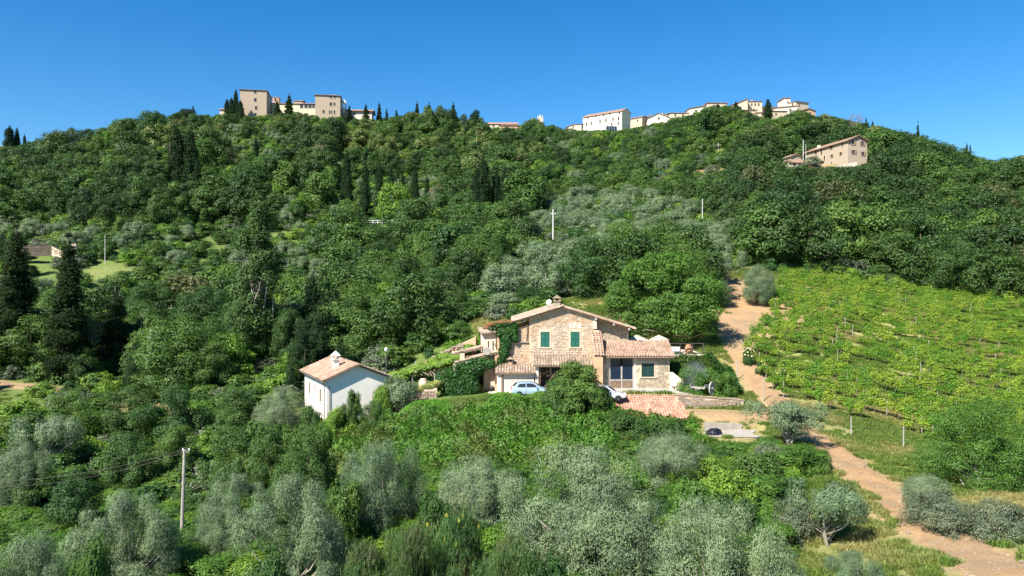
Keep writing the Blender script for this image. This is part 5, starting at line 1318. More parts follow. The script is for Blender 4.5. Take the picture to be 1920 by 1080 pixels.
# shuttered windows
for a, b in shx:
    w = b - a; xm = (a + b) / 2
    f = MB().box(a - .16, a - .001, -.035, .02, ZW0, ZW1).box(b + .001, b + .16, -.035, .02, ZW0, ZW1).box(a - .16, b + .16, -.035, .02, ZW1 + .001, ZW1 + .2).box(a - .2, b + .2, -.09, .02, ZW0 - .14, ZW0 - .001).build('window', M['mortar'], fh)
    for s in (0, 1):
        sx = a + s * (w/2 + .008); sb = MB(); ww = w/2 - .008
        sb.box(sx, sx + .07, -.045, .015, ZW0, ZW1).box(sx + ww - .07, sx + ww, -.045, .015, ZW0, ZW1).box(sx + .07, sx + ww - .07, -.045, .015, ZW0, ZW0 + .09).box(sx + .07, sx + ww - .07, -.045, .015, ZW1 - .09, ZW1).box(sx + .07, sx + ww - .07, -.045, .015, (ZW0+ZW1)/2 - .04, (ZW0+ZW1)/2 + .04)
        k = ZW0 + .12
        while k < ZW1 - .12: sb.poly([(sx + .07, -.035, k), (sx + ww - .07, -.035, k), (sx + ww - .07, .0, k + .07), (sx + .07, .0, k + .07)], [(0, 1, 2, 3)]); k += .075
        sb.box(sx + .07, sx + ww - .07, .001, .012, ZW0 + .09, ZW1 - .09)
        sb.build('shutter', M['shutter'], f)
# bricked arch patch, chimney, dish
MB().prism([(6.0, 6.95), (7.3, 6.95), (7.3, 7.5), (6.65, 7.62), (6.0, 7.5)], -.03, .01).build('plaster_patch', M['pinkcream'], fh)
c = MB().box(4.55, 5.15, 1.4, 2.0, 8.7, 9.75).build('chimney', M['stone_dull'], fh)
MB().box(4.45, 5.25, 1.3, 2.1, 9.75, 9.83).build('chimney_slab', M['tile_old'], c)
for x in (4.5, 5.06): MB().box(x, x + .14, 1.35, 2.05, 9.83, 10.1).build('chimney_pier', M['brick'], c)
MB().prism([(4.38, 10.1), (5.32, 10.1), (4.85, 10.42)], 1.25, 2.15).build('chimney_roof', M['tile_old'], c)
dsh = empty('satellite_dish', (3.95, 80.9, 9.2), 0, 'round white satellite dish beside the chimney on the farmhouse ridge', 'satellite dish')
MB().lathe([(.02, 0), (.18, .02), (.33, .08), (.42, .16), (.4, .17), (.02, .03)], 14).build('bowl', M['dish'], dsh, True, loc=(0, -.1, .45), rot=(R(65), 0, R(-25))).scale = (.72, .72, .72)
MB().tube([(0, 0, -.6), (0, 0, .5)], .03, 6).build('mast', M['metal'], dsh)
MB().tube([(0, -.15, .4), (.1, -.55, .62)], .015, 5).build('feed_arm', M['metal'], dsh)
# left garage lean-to
def leanto(x0, x1, yf, ze, zt_, seed, mat='tile', oh=.25):
    S = Vector((0, -yf, zt_ - ze)); Ls = S.length; dz = (zt_ - ze) / (-yf)
    d = MB().prism([(yf - oh, ze - oh*dz - .1), (0.0, zt_ - .1), (0.0, zt_), (yf - oh, ze - oh*dz)], x0, x1, 'x').build('lean_to_deck', M['wood'], fh)
    nu = int((x1 - x0) / .27)
    tiles((x0, yf - oh, ze - oh*dz + .01), (1, 0, 0), S, nu, int((Ls + oh) / .38) + 0, seed, pitch=(x1 - x0) / nu, rad=.095).build('tiles', M[mat], d, kind='stuff')
    return d
leanto(-1.62, 2.3, -2.0, 2.55, 3.3, 31, 'tile_old')
MB().box(-1.55, -1.1, -2.0, -.001, -.2, 2.45).build('garage_wall', M['pinkcream'], fh)
MB().box(-1.099, 2.35, -1.8, -.001, 2.05, 2.44).build('garage_wall', M['pinkcream'], fh)
MB().box(-1.1, -.94, -1.99, -1.82, .2, 2.43).box(-.939, 2.3, -1.99, -1.82, 2.3, 2.43).build('door_frame', M['wood'], fh)
gd = MB().box(-.93, 2.28, -1.85, -1.81, .2, 2.29).build('garage_door', M['pinkcream'], fh)
for k in range(1, 5): MB().box(-.93, 2.28, -1.858, -1.852, .2 + k*.42, .212 + k*.42).build('door_seam', M['wood_grey'], gd)
# middle porch
leanto(2.15, 8.35, -1.9, 3.35, 4.3, 32, 'tile_old')
MB().box(2.4, 2.72, -1.85, -.001, 0, 3.2).build('porch_pier', M['pinkcream'], fh)
MB().box(8.0, 8.3, -1.85, -.001, 0, 3.2).build('porch_pier', M['stone_dull'], fh)
MB().box(2.721, 7.999, -1.8, -1.5, 3.0, 3.22).build('porch_beam', M['wood'], fh)
MB().box(2.73, 2.93, -1.7, -1.5, 0, 2.99).build('porch_post', M['wood'], fh)
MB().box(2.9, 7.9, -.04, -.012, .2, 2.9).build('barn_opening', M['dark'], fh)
MB().tube([(2.9, -1.6, .4), (4.6, -1.6, 2.6)], .04, 6).build('brace', M['wood'], fh)
# small chimney on the garage roof
sc_ = MB().box(-.35, .05, -.7, -.35, 2.9, 3.75).build('stove_chimney', M['brick'], fh)
MB().box(-.3, 0, -.72, -.7, 3.45, 3.7).build('opening', M['dark'], sc_)
MB().prism([(-.55, 3.75), (.25, 3.75), (-.15, 4.0)], -.85, -.2).build('cowl', M['tile_old'], sc_)
# buttress with tiled coping
MB().prism([(-3.2, 0), (.01, 0), (.01, 6.75), (-3.2, 4.35)], 8.36, 9.2, 'x').build('buttress', M['mortar_orange'], fh)
S = Vector((0, 3.2, 2.4)); tiles((8.3, -3.3, 4.36), (1, 0, 0), S, 3, 10, 35, pitch=.32, rad=.1).build('coping_tiles', M['tile'], fh, kind='stuff')
# right annex
ax0, ax1, ay = 8.8, 16.1, -2.4
def hb(mb, x0, x1, z0, z1): return mb.box(x0, x1, ay, ay + .45, z0, z1)
dx0, dx1, dz1 = 9.98, 12.45, 4.1
wx0, wx1, wz0, wz1 = 13.25, 14.55, 2.1, 3.5
an_ = MB(); hb(an_, ax0, dx0, 0, 4.35); hb(an_, dx1, ax1, 0, wz0); hb(an_, dx1, wx0, wz0, wz1); hb(an_, wx1, ax1, wz0, wz1); hb(an_, dx1, ax1, wz1, 4.35); hb(an_, dx0, dx1, dz1, 4.35)
an_.box(ax1 - .45, ax1, ay + .451, .7, 0, 4.35); an_.prism([(ay + .001, 4.351), (.7, 4.351), (.7, 5.6)], ax0, ax1, 'x')
an_.build('annex_wall', M['mortar'], fh)
rubble([(ax0, .3), (ax1, .3), (ax1, 4.3), (ax0, 4.3)], [(dx0 - .12, dx1 + .3, 0, dz1), (wx0 - .14, wx1 + .14, wz0 - .14, wz1 + .1)], 41, (.13, .26), (.18, .5), .05, skip=.04).build('annex_stones', M['stone_dull'], fh, kind='stuff', loc=(0, ay, 0))
oh = .45; dz = .38
dk = MB().prism([(ay - oh, 4.4 - oh*dz - .1), (.75, 4.4 + (.75 - ay)*dz - .1), (.75, 4.4 + (.75 - ay)*dz), (ay - oh, 4.4 - oh*dz)], 9.1, 16.5, 'x').build('annex_roof', M['wood'], fh)
S = Vector((0, 1, dz)); tiles((8.95, ay - oh, 4.4 - oh*dz + .01), (1, 0, 0), S, 27, 10, 33, pitch=.281, rad=.1).build('tiles', M['tile'], dk, kind='stuff')
MB().tube([(9.0, ay - oh - .05, 4.12), (16.5, ay - oh - .05, 4.1)], .06, 6).build('gutter', M['pipe'], fh)
# barn door: glazed above, boards below
bd = MB().box(dx0, dx0 + .12, ay + .08, ay + .2, .5, dz1).box(dx1 - .12, dx1, ay + .08, ay + .2, .5, dz1).box(dx0 + .121, dx1 - .121, ay + .08, ay + .2, dz1 - .12, dz1).box(11.14, 11.3, ay + .08, ay + .2, .5, 3.2).box(dx0 + .121, 11.139, ay + .08, ay + .2, 1.72, 1.84).box(11.301, dx1 - .121, ay + .08, ay + .2, 1.72, 1.84).build('barn_door', M['wood_grey'], fh)
for a, b in ((dx0 + .121, 11.139), (11.301, dx1 - .121)): MB().box(a, b, ay + .12, ay + .16, 1.841, dz1 - .121).build('pane', M['glass_blue'], bd)
for a, b in ((dx0 + .121, 11.139), (11.301, dx1 - .121)):
    k = a
    while k < b - .05: MB().box(k, min(k + .2, b) - .012, ay + .1, ay + .16, .62, 1.719).build('board', M['wood'], bd); k += .2
MB().box(dx1, dx1 + .24, ay - .035, ay + .02, .4, 4.3).build('jamb', M['pinkcream'], fh)
MB().box(9.1, 12.6, ay - .75, ay - .002, .55, .93).build('doorstep', M['concrete'], fh)
wf = MB().box(wx0 - .12, wx0 - .001, ay - .03, ay + .02, wz0, wz1).box(wx1 + .001, wx1 + .12, ay - .03, ay + .02, wz0, wz1).box(wx0 - .12, wx1 + .12, ay - .03, ay + .02, wz1 + .001, wz1 + .1).box(wx0 - .2, wx1 + .2, ay - .12, ay + .02, wz0 - .1, wz0 - .001).build('window', M['mortar'], fh)
MB().box(wx0, wx1, ay + .16, ay + .18, wz0, wz1).build('pane', M['glass'], wf)
for s in range(2):
    x0 = wx0 + s * .655; sb = MB().box(x0, x0 + .07, ay + .06, ay + .11, wz0, wz1).box(x0 + .575, x0 + .645, ay + .06, ay + .11, wz0, wz1)
    for k in range(8): sb.box(x0 + .07, x0 + .575, ay + .065, ay + .1, wz0 + .02 + k*.175, wz0 + .13 + k*.175)
    sb.build('shutter', M['shutter_dark'], wf)
# curved wing wall beside the annex
wv = empty('wing_wall', (16.1, 77.5, .6), 0, 'low plastered wing wall curving down from the annex corner to the cart', 'wall'); wv['kind'] = 'thing'
pts = []
for k in range(11):
    t = k / 10; pts.append((2.7 * t, -3.0 * t + .9 * math.sin(t * 2.2), 1.75 * (1 - t)**1.2 + .25))
mb = MB(); vs = []
for x, y, h in pts: vs += [(x, y, -1), (x + .32, y + .22, -1), (x, y, h), (x + .32, y + .22, h)]
fs = []
for k in range(10):
    a = 4*k; fs += [(a, a+4, a+6, a+2), (a+1, a+3, a+7, a+5), (a+2, a+6, a+7, a+3)]
fs += [(0, 2, 3, 1), (40, 41, 43, 42)]
mb.poly(vs, fs).build('core', M['pinkcream'], wv)
# ---------------- terrace behind the annex
te = empty('terrace', (16.4, 82.9, 3.6), 0, 'raised terrace with cream plinth and dark railing right behind the annex roof', 'terrace')
MB().box(-2.6, 4.6, 0, 7.5, -2.6, .35).build('plinth', M['pinkcream'], te)
rl = MB()
for x in (.1, 1.95, 3.3, 4.5): rl.box(x, x + .09, .05, .14, .35, 1.5)
rl.box(.1, 4.6, .045, .145, 1.5, 1.58).box(.1, 4.6, .07, .11, .85, .89).box(.1, 4.6, .07, .11, 1.17, 1.2)
rl.tube([(2.0, .1, .45), (3.3, .1, 1.5)], .025, 5)
rl.build('railing', M['rail'], te)
e = empty('garden_table', (17.75, 84.1, 3.95), 0, 'white covered garden table behind the terrace railing', 'table')
MB().box(-.75, .75, -.4, .4, .68, .74).build('tabletop', M['dish'], e); MB().box(-.74, .74, -.41, -.39, .1, .68).build('cloth', M['dish'], e)
for x in (-.65, .6):
    for y in (-.3, .25): MB().box(x, x + .05, y, y + .05, 0, .68).build('leg', M['metal'], e)
e = empty('terracotta_jar', (19.5, 83.8, 3.95), 0, 'big terracotta jar behind the terrace railing', 'jar')
MB().lathe([(.2, 0), (.36, .2), (.42, .5), (.36, .8), (.24, .92), (.28, 1.0), (.2, .98), (.18, .6)], 14).build('body', M['terra'], e, True)
def parasol(x, y, z, r, lb, tilt=0):
    e = empty('parasol', (x, y, z), 0, lb, 'parasol')
    MB().tube([(0, 0, 0), (0, 0, 2.55)], .025, 6).build('pole', M['wood'], e)
    v = [(0, 0, 2.6)] + [(r*math.cos(k*math.pi/4), r*math.sin(k*math.pi/4), 2.05) for k in range(8)] + [(r*math.cos(k*math.pi/4), r*math.sin(k*math.pi/4), 1.9) for k in range(8)]
    f = [(0, 1 + k, 1 + (k+1) % 8) for k in range(8)] + [(1 + k, 9 + k, 9 + (k+1) % 8, 1 + (k+1) % 8) for k in range(8)]
    MB().poly(v, f).build('canopy', M['canvas'], e, rot=(R(tilt), 0, 0))
    MB().lathe([(.25, 0), (.25, .08), (.04, .12)], 10).build('foot', M['concrete'], e)
parasol(14.2, 86.5, 3.3, 1.3, 'cream parasol partly seen over the left half of the annex roof', 8)
parasol(17.0, 87.5, 3.2, 1.2, 'cream parasol in the shade under the walnut tree', -6)
e = empty('outdoor_oven', (13.2, 90.5, 6.2), R(20), 'little orange tiled oven chimney on the slope behind the farmhouse roof', 'oven')
MB().box(-.45, .45, -.4, .4, -2.5, .9).build('body', M['pinkcream'], e)
MB().prism([(-.75, .85), (.75, .85), (0, 1.55)], -.65, .65).build('roof', M['terra'], e)
# ---------------- lower tiled roof
lr = empty('lower_outbuilding', (9.95, 70.6, -.98), 0, 'low outbuilding below the court of which the reddish tiled roof is seen', 'outbuilding')
MB().box(-.2, 6.2, .45, 4.0, -3, .0).build('wall', M['stone_dull'], lr)
S = Vector((0, 4.1, 1.62))
MB().prism([(0, -.12), (4.1, 1.5), (4.1, 1.6), (0, -.02)], -.35, 6.5, 'x').build('roof', M['wood'], lr)
# a skewed right edge: rows get shorter toward the top as in a hipped corner
rs_ = random.Random(5)
tiles((-.35, 0, 0), (1, 0, 0), S, 26, 12, 36, pitch=.263, rad=.1).build('tiles', M['tile_new'], lr, kind='stuff')
# ---------------- walls right of the court
stone_wall('retaining_wall', 'grey brown dry stone retaining wall below the old cart', (15.8, 73.2, -.15), (22.4, 73.4, -.75), 1.0, .5, hrow=(.13, .22), lrow=(.2, .45), seed=7, hB=1.05)['kind'] = 'thing'
cw = empty('concrete_wall', (17.0, 66.9, -2.0), R(3), 'stained low concrete wall behind the small parking place', 'wall'); cw['kind'] = 'thing'
MB().prism([(0, 0), (1.9, 0), (1.9, 1.28), (0, 1.3)], 0, .25).build('panel', M['concrete'], cw); MB().prism([(1.915, 0), (3.35, 0), (3.35, 1.15), (1.915, 1.27)], 0.01, .26).build('panel', M['concrete'], cw)
MB().box(1.2, 2.3, -.35, -.02, .3, .62).build('step', M['concrete'], cw)
ps = empty('parking_slab', (0, 0, 0)); 
V = []
for x in np.linspace(16.6, 20.9, 12):
    for y in np.linspace(63.6, 66.8, 8): V.append((x + .25*math.sin(y*2) + (y-65)*.15, y + .15*math.sin(x*3), gz(x, y) + .05))
idx = np.arange(96).reshape(12, 8); bpy.data.objects.remove(ps)
o = link('parking_slab', quadmesh('parking_slab', np.array(V), np.stack([idx[:-1, :-1], idx[1:, :-1], idx[1:, 1:], idx[:-1, 1:]], -1).reshape(-1, 4), M['concrete'])); o['kind'] = 'structure'
# tarp heap
rs = np.random.RandomState(3); t = np.linspace(0, 2*np.pi, 15)[:-1]; V = [(0.05, 0, .78)]
for r_, z_ in ((.3, .74), (.5, .55), (.62, .25), (.68, -.15)):
    for a in t: V.append((1.05*r_*math.cos(a)*rs.uniform(.85, 1.15), r_*math.sin(a)*rs.uniform(.85, 1.1), z_ + rs.uniform(-.07, .07)))
Fq = [(0, 1+k, 1+(k+1) % 14) for k in range(14)] + [(1+14*j+k, 15+14*j+k, 15+14*j+(k+1) % 14, 1+14*j+(k+1) % 14) for j in range(3) for k in range(14)]
tag(link('tarpaulin_heap', MB().poly(V, Fq).mesh('tarpaulin_heap', M['tarp']), None, (17.3, 64.9, gz(17.3, 64.9)), (0, 0, .4), (1.15, .8, .72)), 'heap under a shiny black tarpaulin at the left end of the concrete wall', 'heap')
# ---------------- the cart
def wheel(mb_r, r, w, ns):
    rim = MB(); n = 24
    for k in range(n):
        a0, a1 = 2*math.pi*k/n, 2*math.pi*(k+1)/n; P_ = []
        for a in (a0, a1):
            for rr_, xx in ((r, -w), (r, w), (r - .09, w), (r - .09, -w)): P_.append((xx, rr_*math.cos(a), rr_*math.sin(a)))
        rim.poly(P_, [(0, 1, 5, 4), (1, 2, 6, 5), (2, 3, 7, 6), (3, 0, 4, 7)])
    return rim
ct = empty('old_cart', (19.0, 75.4, gz(19.0, 75.4) + .03), R(-40), 'weathered wooden farm cart with big spoked wheels at the edge of the court', 'cart')
for x, r in ((-.95, .68), (.95, .68)):
    w = wheel(None, r, .045, 12).build('wheel', M['wood_pale'], ct, loc=(x, 0, r))
    for k in range(12):
        a = k*math.pi/6; MB().tube([(0, 0, 0), (0, (r-.05)*math.cos(a), (r-.05)*math.sin(a))], .025, 5).build('spoke', M['wood_pale'], w)
    MB().lathe([(.09, -.12), (.12, 0), (.09, .12)], 10, axis='x').build('hub', M['wood_grey'], w)
MB().tube([(-.95, 0, .62), (.95, 0, .62)], .04, 6).build('axle', M['metal'], ct)
for k in range(7): MB().box(-.72 + k*.205, -.53 + k*.205, -1.2, 1.5, .78, .82).build('plank', M['wood_grey'], ct)
for x in (-.78, .74): MB().box(x, x + .04, -1.25, 1.55, .82, 1.12).build('side_board', M['wood_pale'], ct)
for k in range(4): MB().box(-.7, .7, -1.2 + k*.85, -1.12 + k*.85, .68, .779).build('crossbar', M['wood_grey'], ct)
for x in (-.5, .46): MB().box(x, x + .07, -2.6, -1.2, .7, .78).build('shaft', M['wood_grey'], ct)
# ---------------- cars
def car(name, loc, rz, label, paint, L=4.1, simple_=False):
    e = empty(name, loc, rz, label, 'car'); hw = .88
    # lower body: cross sections along x
    prof = [(0.0, .45, .82), (.06, .30, 1.0), (.35, .24, 1.06), (.9, .22, .98), (1.5, .2, .96), (2.6, .2, .95), (3.2, .22, .92), (3.75, .26, .80), (4.0, .32, .66), (4.1, .42, .55)]
    V = []; Fc = []; n = 10
    for i, (x, zb, zt) in enumerate(prof):
        k = 1.0 if 0.3 < x < 3.6 else (.86 if x in (0.0, 4.1) else .95); w = hw * k; x = x * L / 4.1
        V += [(x, -w*.9, zb), (x, -w, zb + .14), (x, -w*1.0, (zb+zt)/2), (x, -w*.97, zt - .08), (x, -w*.85, zt), (x, w*.85, zt), (x, w*.97, zt - .08), (x, w, (zb+zt)/2), (x, w, zb + .14), (x, w*.9, zb)]
    for i in range(len(prof) - 1):
        for k in range(n): a = i*n; Fc.append((a + k, a + (k+1) % n, a + n + (k+1) % n, a + n + k))
    Fc += [tuple(range(n - 1, -1, -1)), tuple(range((len(prof)-1)*n, len(prof)*n))]
    b = MB().poly(V, Fc).build('body', paint, e, True); b.modifiers.new('b', 'SUBSURF').levels = 0
    # cabin
    s = L / 4.1
    cb = [(.18, 1.02, .16), (.62, 1.42, .3), (1.1, 1.47, .3), (1.9, 1.46, .3), (2.35, 1.36, .3), (3.05, .95, .2)]
    V = []; Fc = []
    for x, z, ins in cb: V += [(x*s, -hw*.88 + (z - 1) * ins, z), (x*s, hw*.88 - (z - 1) * ins, z)]
    for x, z, ins in cb: V += [(x*s, -hw*.9, .94), (x*s, hw*.9, .94)]
    for i in range(5): Fc += [(2*i, 2*i+2, 2*i+3, 2*i+1), (12+2*i, 12+2*i+2, 2*i+2, 2*i), (2*i+1, 2*i+3, 12+2*i+3, 12+2*i+1)]
    Fc += [(0, 1, 13, 12), (10, 22, 23, 11)]
    MB().poly(V, Fc).build('roof', paint, e)
    for sg in (-1, 1):
        def sp(x, z): return (x*s, sg * (hw*.885 - max(0, z - .94) * .24 + .012), z)
        for q in ([(.55, 1.0), (.8, 1.34), (1.42, 1.38), (1.42, 1.0)], [(1.5, 1.0), (1.5, 1.385), (1.95, 1.38), (2.25, 1.3), (2.72, 1.0)]):
            p = [sp(*c_) for c_ in q]; MB().poly(p, [(0, 1, 2, 3, 4)[:len(p)]]).build('side_window', M['glass'], e)
        MB().box(1.44*s, 1.455*s, sg*hw*1.0 - .012, sg*hw*1.0 + .012, .35, .95).build('door_seam', M['rubber'], e)
        MB().lathe([(.02, -.05), (.1, -.04), (.1, .04), (.02, .05)], 8, (2.5*s, sg*(hw + .1), 1.0), 'x').build('mirror', paint, e)
    MB().poly([(3.02*s, -.68, .975), (3.02*s, .68, .975), (2.38*s, .6, 1.375), (2.38*s, -.6, 1.375)], [(0, 1, 2, 3)]).build('windscreen', M['glass'], e, loc=(.02, 0, .015))
    MB().poly([(.2*s, -.62, 1.06), (.2*s, .62, 1.06), (.58*s, .55, 1.38), (.58*s, -.55, 1.38)], [(0, 3, 2, 1)]).build('rear_window', M['glass'], e, loc=(-.02, 0, .015))
    for x in (.78, 3.3):
        for sg in (-1, 1):
            t = MB().lathe([(.2, -.1), (.31, -.1), (.325, -.06), (.325, .06), (.31, .1), (.2, .1)], 20, axis='y').build('tyre', M['rubber'], e, True, loc=(x*s, sg*(hw - .09), .325))
            MB().lathe([(.02, 0), (.2, .01), (.21, .03), (.02, .03)], 14, axis='y').build('rim', M['alloy'], t, loc=(0, sg*.08, 0))
            for k in range(5): MB().box(-.02, .02, -.01, .01, .03, .2).build('spoke', M['alloy'], t, loc=(0, sg*.115, 0), rot=(0, k*2*math.pi/5, 0))
    for sg in (-1, 1):
        MB().box(-.015, .2, sg*.62 - .16, sg*.62 + .16, .78, .95).build('tail_light', M['redlamp'], e)
        MB().box(3.8*s, 4.06*s, sg*.6 - .15, sg*.6 + .15, .58, .7).build('headlight', M['clearlamp'], e)
    MB().box(-.02, .02, -.26, .26, .55, .66).build('number_plate', M['dish'], e)
    return e
car('parked_hatchback', (-.1, 75.95, gz(1.5, 75.9) + .05), R(3), 'pale blue hatchback parked in front of the cream garage door', M['paint_blue'])
car('parked_car', (7.0, 74.0, gz(9, 74) + .02), R(-6), 'silver white car half hidden between the laurel and the lower roof', M['paint_white'])
x, y, z = at(1231, 252)
car('distant_car', (x, y, z + 1.0), R(10), 'small blue car parked among the trees high on the middle slope', M['paint_far'], 3.9)
# ---------------- white cottage
th = R(27); wc = empty('white_cottage', (-18.6, 76, -2.6), th, 'white rendered cottage with brown tiled gable roof and pointed chimney at left', 'cottage')
HW, LY, HE, HA = 6.3, 10.2, 4.55, 5.85
MB().prism([(0, -1.5), (HW, -1.5), (HW, HE), (HW/2, HA), (0, HE)], 0, LY).build('wall', M['white'], wc)
sl_ = (HA - HE) / (HW/2)
for q, (a, b) in enumerate(((-.45, HW/2), (HW + .45, HW/2))):
    za_ = HE - .45*sl_ if True else 0
    pr = [(a, za_ + .05), (b, HA + .05), (b, HA + .17), (a, za_ + .17)]
    dk = MB().prism(pr, -.42, LY + .4).build('roof', M['wood'], wc)
    if q == 0: tiles((a - .03, LY + .4, za_ + .18), (0, -1, 0), (1, 0, sl_), 42, 10, 51, pitch=.26, rad=.09, course=.38).build('tiles', M['tile'], dk, kind='stuff')
    else: tiles((a + .03, -.42, za_ + .18), (0, 1, 0), (-1, 0, sl_), 42, 10, 52, pitch=.26, rad=.09, course=.38).build('tiles', M['tile_old'], dk, kind='stuff')
mb = MB()
for k in range(27): mb.tube([(HW/2, -.33 + k*.4, HA + .22), (HW/2, .1 + k*.4, HA + .22)], [.13, .1], 8)
mb.build('ridge_tiles', M['tile'], wc)
c = MB().box(1.35, 1.95, 2.6, 3.2, 4.9, 6.35).build('chimney', M['white'], wc)
for x in (1.35, 1.85):
    for y in (2.6, 3.1): MB().box(x, x + .1, y, y + .1, 6.35, 6.75).build('chimney_post', M['white'], c)
MB().box(1.25, 2.05, 2.5, 3.3, 6.3, 6.36).build('chimney_ledge', M['white'], c)
MB().poly([(1.2, 2.45, 6.75), (2.1, 2.45, 6.75), (2.1, 3.35, 6.75), (1.2, 3.35, 6.75), (1.65, 2.9, 7.25)], [(3, 2, 1, 0), (0, 1, 4), (1, 2, 4), (2, 3, 4), (3, 0, 4)]).build('chimney_cap', M['dish'], c)
for a, z, w, h in ((2.4, 2.1, .6, 1.3), (5.0, 3.0, .35, .5), (7.6, 2.3, .6, 1.25)): window(wc, 'L', a, z, w, h)
MB().tube([(-.42, -.1, HE - .12), (-.42, LY + .3, HE - .12)], .07, 6).build('gutter', M['pipe'], wc)
MB().tube([(-.4, -.2, HE - .15), (-.15, .3, HE - .5), (-.08, .6, HE - .8), (-.08, .6, -1)], .05, 6).build('downpipe', M['pipe'], wc)
MB().tube([(.3, -.07, HE - .6), (.3, -.07, -1)], .03, 6).build('cable_pipe', M['pipe'], wc)
MB().tube([(HW + .42, -.1, HE - .12), (HW + .42, LY + .3, HE - .12)], .07, 6).build('gutter', M['pipe'], wc)
# ---------------- left outbuildings, pergola, garden wall
tw = empty('tower_wing', (-3.05, 81.6, .2), R(6), 'narrow pale wing with slit openings behind the creeper at the left of the farmhouse', 'outbuilding')
MB().box(0, 1.5, 0, 5, -1, 6.1).build('wall', M['pinkcream'], tw)
MB().poly(*slab([(-.35, -.4, 6.25), (1.9, -.4, 6.35), (1.9, 5.3, 6.6), (-.35, 5.3, 6.5)], .14)).build('roof', M['tile_old'], tw)
for x in (.45, .95): MB().box(x, x + .13, -.02, -.001, 3.6, 5.3).build('slit', M['wood_dark'], tw)
MB().tube([(1.35, -.12, 6), (1.35, -.12, 0)], .05, 6).build('downpipe', M['pipe'], tw)
sh = empty('open_shed', (-7.0, 79.6, .0), R(2), 'dark open shed with tiled roofs stepping down left of the farmhouse', 'shed')
for k, (x0, x1, z0, z1, y0, y1) in enumerate(((1.0, 5.6, 3.3, 4.45, .2, 2.4), (.6, 5.2, 4.0, 5.1, 2.2, 4.6))):
    dk = MB().poly(*slab([(x0, y0, z0), (x1, y0, z1), (x1, y1, z1), (x0, y1, z0)], .14)).build('roof', M['wood'], sh)
    u = Vector((x1 - x0, 0, z1 - z0)); tiles((x0 - .02, y1, z0 + .02), (0, -1, 0), u, int((y1 - y0) / .27), int(u.length / .38), 60 + k, pitch=.27, rad=.1).build('tiles', M['tile_old'], dk, kind='stuff')
MB().box(3.0, 5.4, 2.6, 2.8, 0, 4.2).build('back_wall', M['dark'], sh)
MB().box(.8, 3.0, .6, 4.5, -.3, 3.2).build('side_wall', M['stone_dull'], sh)
MB().box(5.2, 5.42, .3, 4.4, -.3, 4.3).build('right_pier', M['mortar_orange'], sh)
MB().box(3.02, 3.3, .4, .7, -.3, 3.4).build('post', M['pinkcream'], sh)
MB().box(2.3, 3.0, -.3, .5, -.3, 1.35).build('low_pier', M['pinkcream'], sh)
MB().box(4.0, 4.12, .4, .5, 0, 3.6).build('post', M['wood'], sh); MB().box(4.6, 4.72, .6, .7, 0, 3.8).build('post', M['wood'], sh)
chm = MB().box(1.5, 2.0, .8, 1.3, 3.3, 4.5).build('chimney', M['mortar'], sh); MB().prism([(1.35, 4.5), (2.15, 4.5), (1.75, 4.85)], .65, 1.45).build('cap', M['tile_old'], chm)
dsh = empty('satellite_dish', (-2.7, 80.2, 3.9), 0, 'grey satellite dish on the shed roof below the narrow pale wing', 'satellite dish')
MB().lathe([(.02, 0), (.2, .02), (.36, .08), (.46, .16), (.44, .17), (.02, .03)], 14).build('bowl', M['concrete'], dsh, True, loc=(0, -.1, .6), rot=(R(70), 0, R(20)))
MB().tube([(0, 0, -.2), (0, 0, .6)], .03, 6).build('mast', M['metal'], dsh)
# ivy over the shed front
def lump_mesh(name, seed, blobs, n, leaf, mat):
    rs = np.random.RandomState(seed); B = np.array(blobs, float); w = B[:, 3] * B[:, 5]; ci = rs.choice(len(B), n, p=w / w.sum()); d = rdir(rs, n)
    d[:, 1] = -np.abs(d[:, 1]) * np.where(rs.uniform(size=n) < .8, 1, -1)
    Pp = B[ci, :3] + d * B[ci, 3:6] * (rs.uniform(.82, 1.1, n) + .08 * np.sin(d[:, 0]*9 + ci) * np.sin(d[:, 2]*8))[:, None]
    V, Q = leaves(rs, Pp, unit(d + rdir(rs, n) * .7 + [0, 0, .2]), *leaf); return quadmesh(name, V, Q, M[mat])
def px3(px, py, y): return ((px - 960) / F * y, y, CZ - (py - 540) / F * y)
iv = []
for px, py, rx, rz in [(845, 725, 1.35, 1.3), (835, 712, 1.0, 1.2), (870, 715, 1.3, 1.6), (862, 735, 1.5, .9), (890, 690, 1.0, 1.0), (905, 683, 1.1, .7), (875, 695, 1.1, 1.0), (855, 700, 1.0, .9), (920, 682, .7, .5), (884, 722, .8, 1.2)]: iv.append((*px3(px, py, 79.3), rx, .5, rz))
tag(link('shed_ivy', lump_mesh('shed_ivy', 5, iv, 9000, (.2, .16), 'ivy')), 'dark glossy ivy hanging over the front of the open shed', 'ivy')
iv = []
for px, py, rx, rz in [(948, 640, .6, 1.2), (955, 622, .9, .7), (940, 622, .5, .7), (945, 660, .55, .9), (962, 612, .5, .35), (935, 610, .8, .3), (938, 680, .35, .6), (925, 616, .5, .25), (950, 607, 1.0, .25), (966, 632, .3, .6)]: iv.append((*px3(px, py, 79.75), rx, .25, rz))
tag(link('house_ivy', lump_mesh('house_ivy', 6, iv, 6500, (.18, .15), 'ivy')), 'dark ivy climbing over the upper left corner of the farmhouse wall', 'ivy')
iv = [(*px3(px, py, 80.6), rx, 1.2, .18) for px, py, rx in [(925, 608, .7), (942, 604, .8), (955, 603, .6), (912, 614, .4)]]
tag(link('roof_weeds', lump_mesh('roof_weeds', 7, iv, 1500, (.15, .08), 'redbush')), 'rusty dry creeper on top of the left wing roof', 'creeper')
pg = empty('pergola', (-10.6, 80.2, .75), R(5), 'wooden pergola roofed by bright green vines between cottage and farmhouse', 'pergola')
for x in (0, 2.35): MB().box(x, x + .12, 0, .12, -.4, 1.35).build('post', M['wood_grey'], pg)
